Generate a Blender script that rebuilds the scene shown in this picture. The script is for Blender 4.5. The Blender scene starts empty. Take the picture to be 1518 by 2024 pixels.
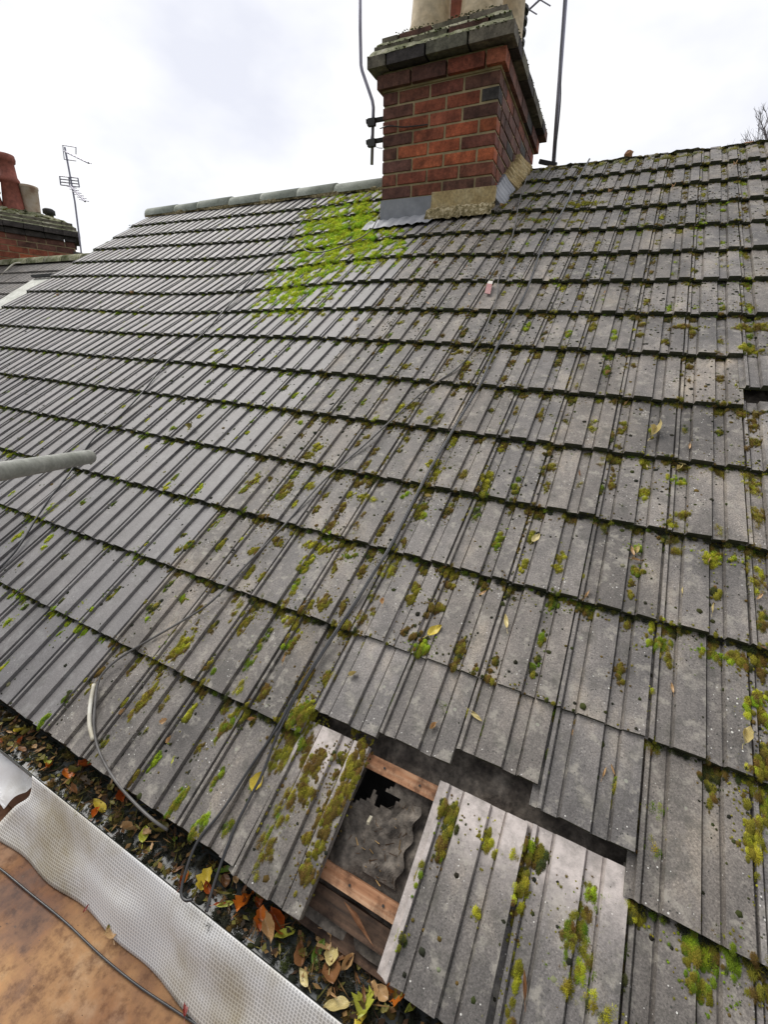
import bpy, bmesh, math, random
import numpy as np
from mathutils import Vector, Matrix
random.seed(7); rng = np.random.default_rng(7)
SC = bpy.context.scene
COL = SC.collection

# ------------------------------------------------------------------ camera, world, sun
CAM_R = np.array([[0.890338608111466, -0.1986914965122611, 0.40965699325149507],
                  [0.4517972541213764, 0.27417671975842917, -0.8489442664338409],
                  [0.05635959611744765, 0.9409297612235602, 0.33387839158779403]])
CAM_P = np.array([-0.03445204718730466, -4.282532934527338, -1.4850404614182096])
FPX = 857.7129
cd = bpy.data.cameras.new('camera'); cam = bpy.data.objects.new('camera', cd); COL.objects.link(cam)
cd.sensor_fit = 'HORIZONTAL'; cd.sensor_width = 36; cd.lens = 36*FPX/1518
cd.clip_start = 0.02; cd.clip_end = 2000
M4 = Matrix(CAM_R.tolist()).to_4x4(); M4.translation = Vector(CAM_P.tolist())
cam.matrix_world = M4
SC.camera = cam

SUN_EL, SUN_AZ = math.radians(54), math.radians(-80)      # azimuth measured from +Y (over the ridge) towards +X
w = bpy.data.worlds.new('World'); SC.world = w; w.use_nodes = True
nt = w.node_tree; nt.nodes.clear()
N = nt.nodes.new; L = nt.links.new
out = N('ShaderNodeOutputWorld'); bg = N('ShaderNodeBackground'); bg.inputs['Strength'].default_value = 0.1
sky = N('ShaderNodeTexSky'); sky.sky_type = 'NISHITA'; sky.sun_disc = False
sky.sun_elevation = SUN_EL; sky.sun_rotation = SUN_AZ
tc = N('ShaderNodeTexCoord'); mp = N('ShaderNodeMapping'); mp.inputs['Scale'].default_value = (1, 1, 1.9)
mp.inputs['Location'].default_value = (0.32, 0.1, 0.0)
nz = N('ShaderNodeTexNoise'); nz.inputs['Scale'].default_value = 2.4; nz.inputs['Detail'].default_value = 5; nz.inputs['Roughness'].default_value = 0.52
cr = N('ShaderNodeValToRGB')
cr.color_ramp.elements[0].position = 0.36; cr.color_ramp.elements[0].color = (5.5, 5.6, 6.15, 1)
cr.color_ramp.elements[1].position = 0.60; cr.color_ramp.elements[1].color = (7.3, 7.25, 7.2, 1)
e = cr.color_ramp.elements.new(0.47); e.color = (6.3, 6.35, 6.65, 1)
mx = N('ShaderNodeMix'); mx.data_type = 'RGBA'; mx.inputs['Factor'].default_value = 0.95
L(tc.outputs['Generated'], mp.inputs['Vector']); L(mp.outputs[0], nz.inputs['Vector']); L(nz.outputs['Fac'], cr.inputs['Fac'])
sx = N('ShaderNodeSeparateXYZ'); L(tc.outputs['Generated'], sx.inputs[0])      # unseen sky behind the houses' front is dimmed to darken the tile lips
mr = N('ShaderNodeMapRange'); mr.inputs['From Min'].default_value = -.75; mr.inputs['From Max'].default_value = .35; mr.inputs['To Min'].default_value = .5; mr.inputs['To Max'].default_value = 1.0
L(sx.outputs['Y'], mr.inputs['Value']); dm = N('ShaderNodeMix'); dm.data_type = 'RGBA'; dm.blend_type = 'MULTIPLY'; dm.inputs['Factor'].default_value = 1
L(cr.outputs[0], dm.inputs['A']); L(mr.outputs[0], dm.inputs['B'])
L(sky.outputs[0], mx.inputs['A']); L(dm.outputs['Result'], mx.inputs['B']); L(mx.outputs['Result'], bg.inputs['Color']); L(bg.outputs[0], out.inputs['Surface'])

ld = bpy.data.lights.new('sun', 'SUN'); ld.energy = 1.7; ld.angle = math.radians(42); ld.color = (1, 0.96, 0.90)
sun = bpy.data.objects.new('sun', ld); COL.objects.link(sun)
sdir = Vector((math.sin(SUN_AZ)*math.cos(SUN_EL), math.cos(SUN_AZ)*math.cos(SUN_EL), math.sin(SUN_EL)))
sun.rotation_euler = sdir.to_track_quat('Z', 'Y').to_euler(); sun.location = (0, 0, 12)
SC.view_settings.view_transform = 'Standard'; SC.view_settings.look = 'None'
SC.view_settings.exposure = 0.66; SC.view_settings.gamma = 1.0
SC.cycles.max_bounces = 6

# ------------------------------------------------------------------ roof plane coordinates
TH = math.radians(35); CT, ST = math.cos(TH), math.sin(TH)
G = 0.30823; TW = 0.2                                     # gauge of a course, cover width of a tile
def W(u, v, n):                                           # along ridge, up slope, off the plane -> world
    u, v, n = np.broadcast_arrays(np.asarray(u, float), np.asarray(v, float), np.asarray(n, float))
    return np.stack([u, v*CT - n*ST, v*ST + n*CT], -1)
def ray(px, py):
    d = CAM_R @ np.array([(px-759)/FPX, -(py-1012)/FPX, -1.0]); return d
NRM = np.array([0, -ST, CT])
def uv_at(px, py, n=0.0):                                 # photo pixel -> (u, v) on the roof plane raised by n
    d = ray(px, py); s = (n - CAM_P @ NRM)/(d @ NRM); p = CAM_P + s*d
    return p[0], p[1]*CT + p[2]*ST
def at(px, py, n=0.0):
    u, v = uv_at(px, py, n); return W(u, v, n + sag(u, -v/G))
def hit(px, py, ax, val):
    d = ray(px, py); s = (val-CAM_P[ax])/d[ax]; return CAM_P + s*d
def sag(u, c):
    k = np.asarray(u)/TW; c = np.asarray(c)
    return (0.042*np.exp(-((k+7.5)/4.2)**2 - ((c-4.6)/2.4)**2) - 0.045*np.exp(-((k+16.5)/5.5)**2 - ((c-5.2)/3.2)**2)
            + 0.02*np.exp(-((k+4.5)/2.5)**2 - ((c-2.8)/1.6)**2))
PROF = [(-.013, -.005), (.0026, -.005), (.0034, .0075), (.0122, .0078), (.0140, -.004), (.0165, -.004), (.0178, .0), (.0455, .0), (.0470, -.004), (.0490, -.004),
        (.0522, .0105), (.1122, .0105), (.1140, -.004), (.1162, -.004), (.1176, .0), (.1458, .0), (.1472, -.004), (.1492, -.004), (.1522, .0105), (.1966, .0105), (.1976, -.006)]
PX = np.array([p[0] for p in PROF]); PZ = np.array([p[1] for p in PROF])
TLEN = 0.365
def tile_n(frac_d, uu):                                   # height of the tile surface frac_d metres above its lip
    return 0.018 - 0.0250*frac_d/0.36 + np.interp(uu, PX, PZ)
SLIP = {-3: 13.78, -2: 13.73, -1: 13.60, 0: 13.75}
def surf(u, c):
    u = float(u); c = float(c); k = math.floor(u/TW); r = math.ceil(c); lip = r; ex = 0.0
    if -3 <= k <= 0 and c > 13.3:
        if c < SLIP[k]: lip = SLIP[k]
        else: lip = 15.03; ex = {-3: .004, -2: -.02, -1: .012, 0: .003}[k]
    d = (lip-c)*G
    if ex: return tile_n(d, u % TW) + ex + sag(u, c)
    return tile_n(d, np.mod(u, TW)) + sag(u, c)

# ------------------------------------------------------------------ materials
def mat(name):
    m = bpy.data.materials.new(name); m.use_nodes = True
    t = m.node_tree; b = t.nodes['Principled BSDF']
    return m, t, b, t.nodes.new, t.links.new
def setc(b, col, rough=.6, spec=.5, metal=0):
    b.inputs['Base Color'].default_value = (*col, 1); b.inputs['Roughness'].default_value = rough
    b.inputs['Specular IOR Level'].default_value = spec; b.inputs['Metallic'].default_value = metal
def ramp(n, stops):
    r = n('ShaderNodeValToRGB'); el = r.color_ramp.elements
    el[0].position, el[0].color = stops[0][0], (*stops[0][1], 1); el[1].position, el[1].color = stops[-1][0], (*stops[-1][1], 1)
    for p, c in stops[1:-1]:
        q = el.new(p); q.color = (*c, 1)
    return r
def noise(n, l, vec, scale, detail=4, rough=.55):
    x = n('ShaderNodeTexNoise'); x.inputs['Scale'].default_value = scale; x.inputs['Detail'].default_value = detail
    x.inputs['Roughness'].default_value = rough
    if vec is not None: l(vec, x.inputs['Vector'])
    return x
def mix(n, l, a, b, fac, mode='MIX'):
    x = n('ShaderNodeMix'); x.data_type = 'RGBA'; x.blend_type = mode
    for s, v in (('A', a), ('B', b), ('Factor', fac)):
        if isinstance(v, (int, float)): x.inputs[s].default_value = v
        elif isinstance(v, tuple): x.inputs[s].default_value = (*v, 1)
        else: l(v, x.inputs[s])
    return x.outputs['Result']
def bump(n, l, b, h, strength=.3, dist=.003):
    x = n('ShaderNodeBump'); x.inputs['Strength'].default_value = strength; x.inputs['Distance'].default_value = dist
    l(h, x.inputs['Height']); l(x.outputs[0], b.inputs['Normal'])
def coords(n, l, rot=0.0, scale=(1, 1, 1)):
    t = n('ShaderNodeTexCoord'); m = n('ShaderNodeMapping'); m.inputs['Rotation'].default_value = (rot, 0, 0); m.inputs['Scale'].default_value = scale
    l(t.outputs['Object'], m.inputs['Vector']); return m.outputs[0]
def varied(name, stops, scale=6, rough=.7, spec=.4, bs=.3, bscale=80, bdist=.003, detail=6, metal=0, fine=None):
    m, t, b, n, l = mat(name); setc(b, stops[0][1], rough, spec, metal)
    v = coords(n, l); a = noise(n, l, v, scale, detail, .62); r = ramp(n, stops); l(a.outputs['Fac'], r.inputs['Fac']); c = r.outputs[0]
    if fine:
        f = noise(n, l, v, fine[0], 3, .6); fr = ramp(n, [(.35, (fine[1],)*3), (.65, (fine[2],)*3)]); l(f.outputs['Fac'], fr.inputs['Fac'])
        c = mix(n, l, c, fr.outputs[0], 1.0, 'MULTIPLY')
    l(c, b.inputs['Base Color'])
    h = noise(n, l, v, bscale, 4, .6); bump(n, l, b, h.outputs['Fac'], bs, bdist)
    return m
def attrcol(name, rough=.8, spec=.25, bs=0, bscale=200, fine=None, subs=0):
    m, t, b, n, l = mat(name); setc(b, (.1, .1, .1), rough, spec)
    a = n('ShaderNodeAttribute'); a.attribute_name = 'col'; c = a.outputs['Color']
    v = coords(n, l)
    if fine:
        for sc, lo, hi in fine:
            f = noise(n, l, v, sc, 4, .65); fr = ramp(n, [(.32, (lo,)*3), (.68, (hi,)*3)]); l(f.outputs['Fac'], fr.inputs['Fac'])
            c = mix(n, l, c, fr.outputs[0], 1.0, 'MULTIPLY')
    l(c, b.inputs['Base Color'])
    if bs: h = noise(n, l, v, bscale, 5, .65); bump(n, l, b, h.outputs['Fac'], bs, .003)
    return m

def tile_material(name, warm):
    m, t, b, n, l = mat(name); setc(b, (.2, .2, .2), .5, .5)
    vs = coords(n, l, -TH)                                 # x along ridge, y up the slope
    vst = coords(n, l, -TH, (1, .22, 1))
    a = n('ShaderNodeAttribute'); a.attribute_name = 'tone'
    if warm: st = [(.28, (.083, .076, .072)), (.43, (.152, .141, .135)), (.57, (.232, .213, .20)), (.72, (.395, .35, .295))]
    else: st = [(.28, (.112, .107, .108)), (.5, (.172, .164, .165)), (.75, (.245, .232, .228))]
    big = noise(n, l, vst, 7 if warm else 5, 7, .62); r = ramp(n, st); l(big.outputs['Fac'], r.inputs['Fac'])
    c = mix(n, l, r.outputs[0], a.outputs['Color'], 1.0, 'MULTIPLY')
    gr = noise(n, l, vs, 260, 3, .75); grr = ramp(n, [(.32, (.42,)*3), (.5, (.95,)*3), (.62, (1.3,)*3), (.72, (2.1,)*3)]); l(gr.outputs['Fac'], grr.inputs['Fac'])
    c = mix(n, l, c, grr.outputs[0], .85 if warm else .5, 'MULTIPLY')
    blot = noise(n, l, vs, 26, 6, .7); bl = ramp(n, [(.53, (0, 0, 0)), (.64, (1, 1, 1))]); l(blot.outputs['Fac'], bl.inputs['Fac'])
    f = n('ShaderNodeMath'); f.operation = 'MULTIPLY'; l(bl.outputs[0], f.inputs[0]); f.inputs[1].default_value = .6 if warm else .3
    c = mix(n, l, c, (.36, .335, .285) if warm else (.31, .31, .30), f.outputs[0])
    dk = noise(n, l, vs, 17, 7, .72); dr = ramp(n, [(.52, (0, 0, 0)), (.70, (1, 1, 1))]); l(dk.outputs['Fac'], dr.inputs['Fac'])
    f2 = n('ShaderNodeMath'); f2.operation = 'MULTIPLY'; l(dr.outputs[0], f2.inputs[0]); f2.inputs[1].default_value = .7 if warm else .4
    c = mix(n, l, c, (.065, .062, .05), f2.outputs[0])
    for sc, th, col in ((95, .10, (.045, .045, .038)), (70, .045, (.62, .61, .57))):           # dark lichen dots, pale flecks
        vo = n('ShaderNodeTexVoronoi'); vo.inputs['Scale'].default_value = sc; l(vs, vo.inputs['Vector'])
        thn = noise(n, l, vs, 9, 2); add = n('ShaderNodeMath'); add.operation = 'MULTIPLY_ADD'
        l(thn.outputs['Fac'], add.inputs[0]); add.inputs[1].default_value = -.45 if warm else -.5; add.inputs[2].default_value = th + .22 + (.02 if warm else -.01)
        lt = n('ShaderNodeMath'); lt.operation = 'LESS_THAN'; l(vo.outputs['Distance'], lt.inputs[0]); l(add.outputs[0], lt.inputs[1])
        c = mix(n, l, c, col, lt.outputs[0])
    v3 = n('ShaderNodeTexVoronoi'); v3.inputs['Scale'].default_value = 17; l(vs, v3.inputs['Vector'])                     # flat grey green lichen discs
    rg = ramp(n, [(.0, (.55,)*3), (.07, (.75,)*3), (.10, (1, 1, 1)), (.13, (0, 0, 0))]); jn = noise(n, l, vs, 90, 3); ja = n('ShaderNodeMath'); ja.operation = 'MULTIPLY_ADD'; l(jn.outputs['Fac'], ja.inputs[0]); ja.inputs[1].default_value = .10; l(v3.outputs['Distance'], ja.inputs[2])
    l(ja.outputs[0], rg.inputs['Fac']); sel = noise(n, l, vs, 6, 2); sl_ = ramp(n, [(.50, (0, 0, 0)), (.56, (.75,)*3)]); l(sel.outputs['Fac'], sl_.inputs['Fac'])
    c = mix(n, l, c, (.33, .34, .27), mix(n, l, rg.outputs[0], sl_.outputs[0], 1.0, 'MULTIPLY'))
    ed = n('ShaderNodeAttribute'); ed.attribute_name = 'edge'                                     # algae and moss, with lip shade painted in, on each tile's front edge
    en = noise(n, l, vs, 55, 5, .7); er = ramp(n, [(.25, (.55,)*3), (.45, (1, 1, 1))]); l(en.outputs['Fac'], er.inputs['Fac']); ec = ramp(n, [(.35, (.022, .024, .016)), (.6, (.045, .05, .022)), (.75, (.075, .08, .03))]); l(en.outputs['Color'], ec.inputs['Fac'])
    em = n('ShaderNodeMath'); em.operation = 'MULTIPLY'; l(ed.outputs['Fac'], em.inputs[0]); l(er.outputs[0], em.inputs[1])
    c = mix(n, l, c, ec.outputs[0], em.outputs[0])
    hd = n('ShaderNodeAttribute'); hd.attribute_name = 'head'                                     # clean, pale head of a tile that was covered
    hn = noise(n, l, vs, 40, 5, .7); hm = n('ShaderNodeMath'); hm.operation = 'MULTIPLY_ADD'; l(hn.outputs['Fac'], hm.inputs[0]); hm.inputs[1].default_value = 2.2; hm.inputs[2].default_value = -.35
    hm2 = n('ShaderNodeMath'); hm2.operation = 'MULTIPLY'; hm2.use_clamp = True; l(hd.outputs['Fac'], hm2.inputs[0]); l(hm.outputs[0], hm2.inputs[1])
    c = mix(n, l, c, (.56, .50, .47), hm2.outputs[0])
    l(c, b.inputs['Base Color'])
    rr = ramp(n, [(.3, (.50,)*3), (.7, (.72,)*3)] if warm else [(.3, (.44,)*3), (.7, (.58,)*3)]); l(big.outputs['Fac'], rr.inputs['Fac']); l(rr.outputs[0], b.inputs['Roughness'])
    mxh = n('ShaderNodeMath'); mxh.operation = 'MULTIPLY_ADD'; l(gr.outputs['Fac'], mxh.inputs[0]); mxh.inputs[1].default_value = .5; l(blot.outputs['Fac'], mxh.inputs[2])
    bump(n, l, b, mxh.outputs[0], .55 if warm else .35, .0022)
    return m

MT = {}
MT['tile_left'] = tile_material('smooth_grey_tile', False)
MT['tile_right'] = tile_material('weathered_tile', True)
MT['moss'] = attrcol('moss', .95, .1)
MT['brick'] = attrcol('brick', .8, .3, 1.0, 70, [(11, .45, 1.3), (45, .7, 1.2), (160, .75, 1.25)])
MT['mortar'] = varied('mortar', [(.3, (.20, .165, .10)), (.6, (.42, .34, .20))], 9, .9, .2, .6, 150)
MT['buff'] = varied('buff_mortar', [(.3, (.30, .22, .11)), (.5, (.43, .33, .17)), (.7, (.50, .42, .26))], 7, .9, .2, .5, 120, fine=(60, .75, 1.2))
MT['rough_buff'] = varied('rough_mortar', [(.38, (.12, .10, .05)), (.5, (.26, .21, .11)), (.66, (.55, .48, .33))], 45, .95, .2, 1.0, 70, .01)
MT['lead'] = varied('lead', [(.3, (.17, .18, .20)), (.55, (.26, .27, .30)), (.75, (.40, .41, .43))], 6, .45, .5, .3, 30, .004)
MT['cap'] = varied('mossy_mortar', [(.30, (.10, .11, .045)), (.45, (.20, .21, .12)), (.6, (.36, .35, .25)), (.75, (.50, .48, .40))], 9, .95, .2, .9, 60, .008, fine=(50, .6, 1.25))
MT['pot'] = varied('buff_clay', [(.3, (.36, .27, .16)), (.5, (.50, .40, .26)), (.7, (.58, .49, .35))], 5, .7, .3, .2, 60, fine=(25, .8, 1.15))
MT['pot_red'] = varied('red_clay', [(.3, (.20, .07, .05)), (.6, (.33, .11, .08))], 5, .7, .3, .2, 60, fine=(25, .75, 1.15))
MT['pot_pale'] = varied('pale_clay', [(.35, (.30, .20, .14)), (.5, (.45, .36, .27)), (.7, (.52, .45, .38))], 8, .8, .3, .3, 60)
MT['dark'] = varied('black_fittings_and_shade', [(.3, (.02, .02, .02)), (.7, (.05, .05, .05))], 8, .6, .4)  # black fittings, and the sheet that paints the loft's shade
MT['ridge'] = varied('ridge_clay', [(.3, (.22, .24, .20)), (.5, (.32, .345, .30)), (.72, (.42, .44, .39))], 7, .75, .3, .4, 90, fine=(60, .8, 1.15))
MT['galv'] = varied('galvanised_steel', [(.3, (.26, .27, .23)), (.5, (.37, .38, .34)), (.7, (.47, .48, .44))], 14, .5, .5, .25, 60, metal=.25, fine=(70, .8, 1.15))
MT['pole'] = varied('weathered_aluminium', [(.3, (.22, .22, .27)), (.7, (.34, .33, .40))], 9, .45, .5, .1, 60, metal=.5)
MT['rubber'] = varied('black_rubber', [(.3, (.018, .018, .02)), (.7, (.05, .05, .052))], 20, .32, .6, .1)
MT['grey_cable'] = varied('grey_cable', [(.3, (.055, .05, .047)), (.7, (.15, .145, .14))], 14, .4, .4, .1)
MT['white_pvc'] = varied('white_sleeve', [(.3, (.42, .38, .28)), (.7, (.72, .70, .62))], 12, .5, .4, .1)
MT['gutter'] = varied('black_plastic', [(.3, (.012, .014, .013)), (.7, (.035, .04, .036))], 9, .45, .5, .1)
MT['felt'] = varied('bitumen_felt', [(.34, (.045, .037, .030)), (.50, (.095, .080, .066)), (.66, (.17, .147, .122))], 24, .75, .4, .9, 34, .008, fine=(60, .6, 1.3))
MT['earth'] = varied('ground', [(.3, (.03, .05, .02)), (.7, (.10, .10, .06))], .4, .95, .1)
MT['tag_pink'] = varied('pink_card', [(.3, (.36, .17, .17)), (.7, (.46, .27, .26))], 40, .7)
MT['tag_white'] = varied('white_card', [(.3, (.6, .55, .5)), (.7, (.75, .72, .68))], 40, .7)
MT['paper'] = varied('white_plastic', [(.3, (.62, .60, .56)), (.5, (.80, .80, .80)), (.7, (.84, .84, .85))], 9, .75, .3, .3, 25, .006)
def wood(name, a, b_, c_, rot=False):
    m, t, b, n, l = mat(name); setc(b, a, .75, .3)
    v = coords(n, l, -TH, (3, 40, 40)); x = noise(n, l, v, 1.6, 6, .6); r = ramp(n, [(.3, a), (.5, b_), (.7, c_)]); l(x.outputs['Fac'], r.inputs['Fac'])
    v2 = coords(n, l); y = noise(n, l, v2, 16, 5, .7); r2 = ramp(n, [(.36, (.16, .13, .12)), (.56, (1, 1, 1))]); l(y.outputs['Fac'], r2.inputs['Fac'])
    c = mix(n, l, r.outputs[0], r2.outputs[0], .85, 'MULTIPLY'); l(c, b.inputs['Base Color']); bump(n, l, b, x.outputs['Fac'], .4, .002); return m
MT['batten'] = wood('batten_wood', (.20, .085, .04), (.36, .18, .095), (.50, .31, .19))
MT['old_wood'] = wood('old_wood', (.035, .024, .018), (.085, .052, .034), (.17, .10, .065))
def board_mat():
    m, t, b, n, l = mat('stained_board'); setc(b, (.3, .15, .06), .7, .25)
    v = coords(n, l); x = noise(n, l, v, 5, 7, .65); r = ramp(n, [(.30, (.12, .055, .030)), (.44, (.27, .14, .065)), (.56, (.39, .225, .105)), (.70, (.50, .35, .21))]); l(x.outputs['Fac'], r.inputs['Fac'])
    g = noise(n, l, coords(n, l, 0, (14, 50, 14)), 2.2, 6, .7); gr = ramp(n, [(.3, (.93,)*3), (.7, (1.05,)*3)]); l(g.outputs['Fac'], gr.inputs['Fac'])
    c = mix(n, l, r.outputs[0], gr.outputs[0], 1.0, 'MULTIPLY')
    s2 = noise(n, l, v, 32, 6, .7); s2r = ramp(n, [(.34, (.42, .36, .36)), (.52, (1, 1, 1)), (.7, (1.15, 1.1, 1.05))]); l(s2.outputs['Fac'], s2r.inputs['Fac']); c = mix(n, l, c, s2r.outputs[0], .9, 'MULTIPLY')
    s3 = noise(n, l, v, 2.4, 3, .5); s3r = ramp(n, [(.40, (.55, .46, .46)), (.58, (1, 1, 1))]); l(s3.outputs['Fac'], s3r.inputs['Fac']); c = mix(n, l, c, s3r.outputs[0], 1.0, 'MULTIPLY')
    vo = n('ShaderNodeTexVoronoi'); vo.inputs['Scale'].default_value = 45; l(coords(n, l, .3, (1, 1.7, 1)), vo.inputs['Vector']); lt = n('ShaderNodeMath'); lt.operation = 'LESS_THAN'; thr = n('ShaderNodeMath'); thr.operation = 'MULTIPLY_ADD'; l(noise(n, l, v, 12, 3).outputs['Fac'], thr.inputs[0]); thr.inputs[1].default_value = .8; thr.inputs[2].default_value = -.37; l(thr.outputs[0], lt.inputs[1]); l(vo.outputs['Distance'], lt.inputs[0])
    c = mix(n, l, c, (.09, .05, .03), lt.outputs[0])
    l(c, b.inputs['Base Color']); rr = ramp(n, [(.4, (.5,)*3), (.6, (.8,)*3)]); l(x.outputs['Fac'], rr.inputs['Fac']); l(rr.outputs[0], b.inputs['Roughness'])
    bump(n, l, b, s2.outputs['Fac'], .1, .002); return m
MT['board'] = board_mat()
def sheet_mat():
    m, t, b, n, l = mat('reinforced_sheeting'); setc(b, (.5, .5, .5), .85, .15)
    uv = n('ShaderNodeUVMap'); sep = n('ShaderNodeSeparateXYZ'); l(uv.outputs[0], sep.inputs[0]); res = []
    for ax, th in (('X', .30), ('Y', .30)):
        fr = n('ShaderNodeMath'); fr.operation = 'FRACT'; l(sep.outputs[ax], fr.inputs[0])
        lt = n('ShaderNodeMath'); lt.operation = 'LESS_THAN'; lt.inputs[1].default_value = th; l(fr.outputs[0], lt.inputs[0]); res.append(lt)
    mxn = n('ShaderNodeMath'); mxn.operation = 'MAXIMUM'; l(res[0].outputs[0], mxn.inputs[0]); l(res[1].outputs[0], mxn.inputs[1])
    v = coords(n, l); x = noise(n, l, v, 3.2, 6, .6); r = ramp(n, [(.36, (.32, .28, .21)), (.50, (.43, .42, .40)), (.62, (.48, .49, .51))]); l(x.outputs['Fac'], r.inputs['Fac'])
    th = ramp(n, [(.36, (.56, .52, .41)), (.54, (.84, .84, .83))]); l(x.outputs['Fac'], th.inputs['Fac'])
    c = mix(n, l, r.outputs[0], th.outputs[0], mxn.outputs[0]); l(c, b.inputs['Base Color'])
    bump(n, l, b, mxn.outputs[0], .5, .0015); return m
MT['sheet'] = sheet_mat()
def leaf_mat():
    m, t, b, n, l = mat('leaf'); setc(b, (.3, .3, .05), .38, .5)
    oi = n('ShaderNodeObjectInfo'); tcn = n('ShaderNodeTexCoord')
    x = n('ShaderNodeTexNoise'); x.inputs['Scale'].default_value = 55; x.inputs['Detail'].default_value = 5; l(tcn.outputs['Object'], x.inputs['Vector'])
    r = ramp(n, [(.32, (.30, .22, .14)), (.47, (.85, .8, .7)), (.7, (1.2, 1.15, 1.05))]); l(x.outputs['Fac'], r.inputs['Fac'])
    c = mix(n, l, oi.outputs['Color'], r.outputs[0], .8, 'MULTIPLY'); l(c, b.inputs['Base Color']); return m
MT['leaf'] = leaf_mat()
m, t, b, n, l = mat('gutter_water'); setc(b, (.05, .055, .055), .22, .5); MT['water'] = m
xx = noise(n, l, coords(n, l), 30, 2); bump(n, l, b, xx.outputs['Fac'], .05, .002)
MT['bark'] = varied('bark', [(.3, (.12, .11, .12)), (.7, (.24, .22, .23))], 12, .9)
MT['render_wall'] = varied('house_wall', [(.3, (.22, .10, .07)), (.7, (.33, .16, .11))], 8, .9, .2, .5, 60)

# ------------------------------------------------------------------ object helpers
def link(o, parent=None):
    COL.objects.link(o)
    if parent is not None: o.parent = parent
    return o
def obj(name, verts, faces, material, parent=None, smooth=False, attrs=None):
    me = bpy.data.meshes.new(name); me.from_pydata([tuple(v) for v in verts], [], [tuple(f) for f in faces]); me.update()
    if material is not None: me.materials.append(material)
    if smooth: me.polygons.foreach_set('use_smooth', [True]*len(me.polygons))
    if attrs:
        for k, (dom, typ, vals) in attrs.items():
            a = me.attributes.new(k, typ, dom); arr = np.asarray(vals, np.float32)
            a.data.foreach_set('color' if typ == 'FLOAT_COLOR' else 'value', arr.ravel())
    return link(bpy.data.objects.new(name, me), parent)
def tag(o, label=None, cat=None, group=None, kind=None):
    for k, v in (('label', label), ('category', cat), ('group', group), ('kind', kind)):
        if v: o[k] = v
    return o
def thing(name, label, cat, loc=(0, 0, 0), group=None, parent=None):
    return tag(link(bpy.data.objects.new(name, None), parent), label, cat, group) if tuple(loc) == (0, 0, 0) else _at(tag(link(bpy.data.objects.new(name, None)), label, cat, group), loc)
def _at(o, loc): o.location = loc; return o

class MB:                                                   # collects simple solids for ONE mesh
    def __init__(s): s.v = []; s.f = []; s.col = []
    def add(s, vs, fs, col=None):
        b0 = len(s.v); s.v += [tuple(map(float, v)) for v in vs]; s.f += [tuple(i+b0 for i in f) for f in fs]
        s.col += [(*col, 1) if col is not None else (1, 1, 1, 1)]*len(fs)
    def box(s, x0, x1, y0, y1, z0, z1, col=None, fn=None):
        vs = [(x, y, z) for z in (z0, z1) for y in (y0, y1) for x in (x0, x1)]
        if fn: vs = [fn(*q) for q in vs]
        s.add(vs, [(0, 2, 3, 1), (4, 5, 7, 6), (0, 1, 5, 4), (2, 6, 7, 3), (0, 4, 6, 2), (1, 3, 7, 5)], col)
    def beam(s, a, b_, w_, h_, up=(0, 0, 1), col=None):
        a, b_, up = Vector(a), Vector(b_), Vector(up); d = (b_-a).normalized(); x = d.cross(up).normalized(); z = x.cross(d)
        vs = [p + x*sx*w_/2 + z*sz*h_/2 for p in (a, b_) for sx, sz in ((-1, -1), (1, -1), (1, 1), (-1, 1))]
        s.add(vs, [(3, 2, 1, 0), (4, 5, 6, 7), (0, 1, 5, 4), (1, 2, 6, 5), (2, 3, 7, 6), (3, 0, 4, 7)], col)
    def tube(s, pts, r, seg=8, caps=True, hollow=0):
        pts = [Vector(p) for p in pts]; rings = []
        rr = r if isinstance(r, (list, tuple)) else [r]*len(pts)
        ref = Vector((0.31, 0.2, 0.93)); b0 = len(s.v); vs = []; fs = []
        for i, p in enumerate(pts):
            d = (pts[min(i+1, len(pts)-1)] - pts[max(i-1, 0)]).normalized()
            x = d.cross(ref).normalized(); y = d.cross(x)
            for j in range(seg):
                a = 2*math.pi*j/seg; vs.append(p + (x*math.cos(a) + y*math.sin(a))*rr[i])
        for i in range(len(pts)-1):
            for j in range(seg):
                fs.append((i*seg+j, i*seg+(j+1) % seg, (i+1)*seg+(j+1) % seg, (i+1)*seg+j))
        if caps: fs += [tuple(range(seg-1, -1, -1)), tuple(range((len(pts)-1)*seg, len(pts)*seg))]
        s.add(vs, fs)
    def lathe(s, prof, c=(0, 0, 0), seg=24, fn=None, facet=None):
        vs = []; fs = []
        for (r, z) in prof:
            for j in range(seg):
                a = 2*math.pi*(j+.5)/seg; q = (c[0]+r*math.cos(a), c[1]+r*math.sin(a), c[2]+z); vs.append(fn(*q) if fn else q)
        for i in range(len(prof)-1):
            for j in range(seg):
                fs.append((i*seg+j, i*seg+(j+1) % seg, (i+1)*seg+(j+1) % seg, (i+1)*seg+j))
        s.add(vs, fs)
    def build(s, name, material, parent=None, smooth=False, col=False):
        return obj(name, s.v, s.f, material, parent, smooth, {'col': ('FACE', 'FLOAT_COLOR', s.col)} if col else None)
def smooth_line(pts, sub=6):
    P = [np.asarray(p, float) for p in pts]; P = [2*P[0]-P[1]] + P + [2*P[-1]-P[-2]]; o = []
    for i in range(1, len(P)-2):
        for k in range(sub):
            t = k/sub; a, b_, c, d = P[i-1:i+3]
            o.append(.5*(2*b_ + (c-a)*t + (2*a-5*b_+4*c-d)*t*t + (3*b_-a-3*c+d)*t**3))
    o.append(P[-2]); return o

# ------------------------------------------------------------------ setting: ground
GZ = -8.6
tag(obj('ground', [(-900, -900, GZ), (900, -900, GZ), (900, 900, GZ), (-900, 900, GZ)], [(0, 1, 2, 3)], MT['earth']), kind='structure')

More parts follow.
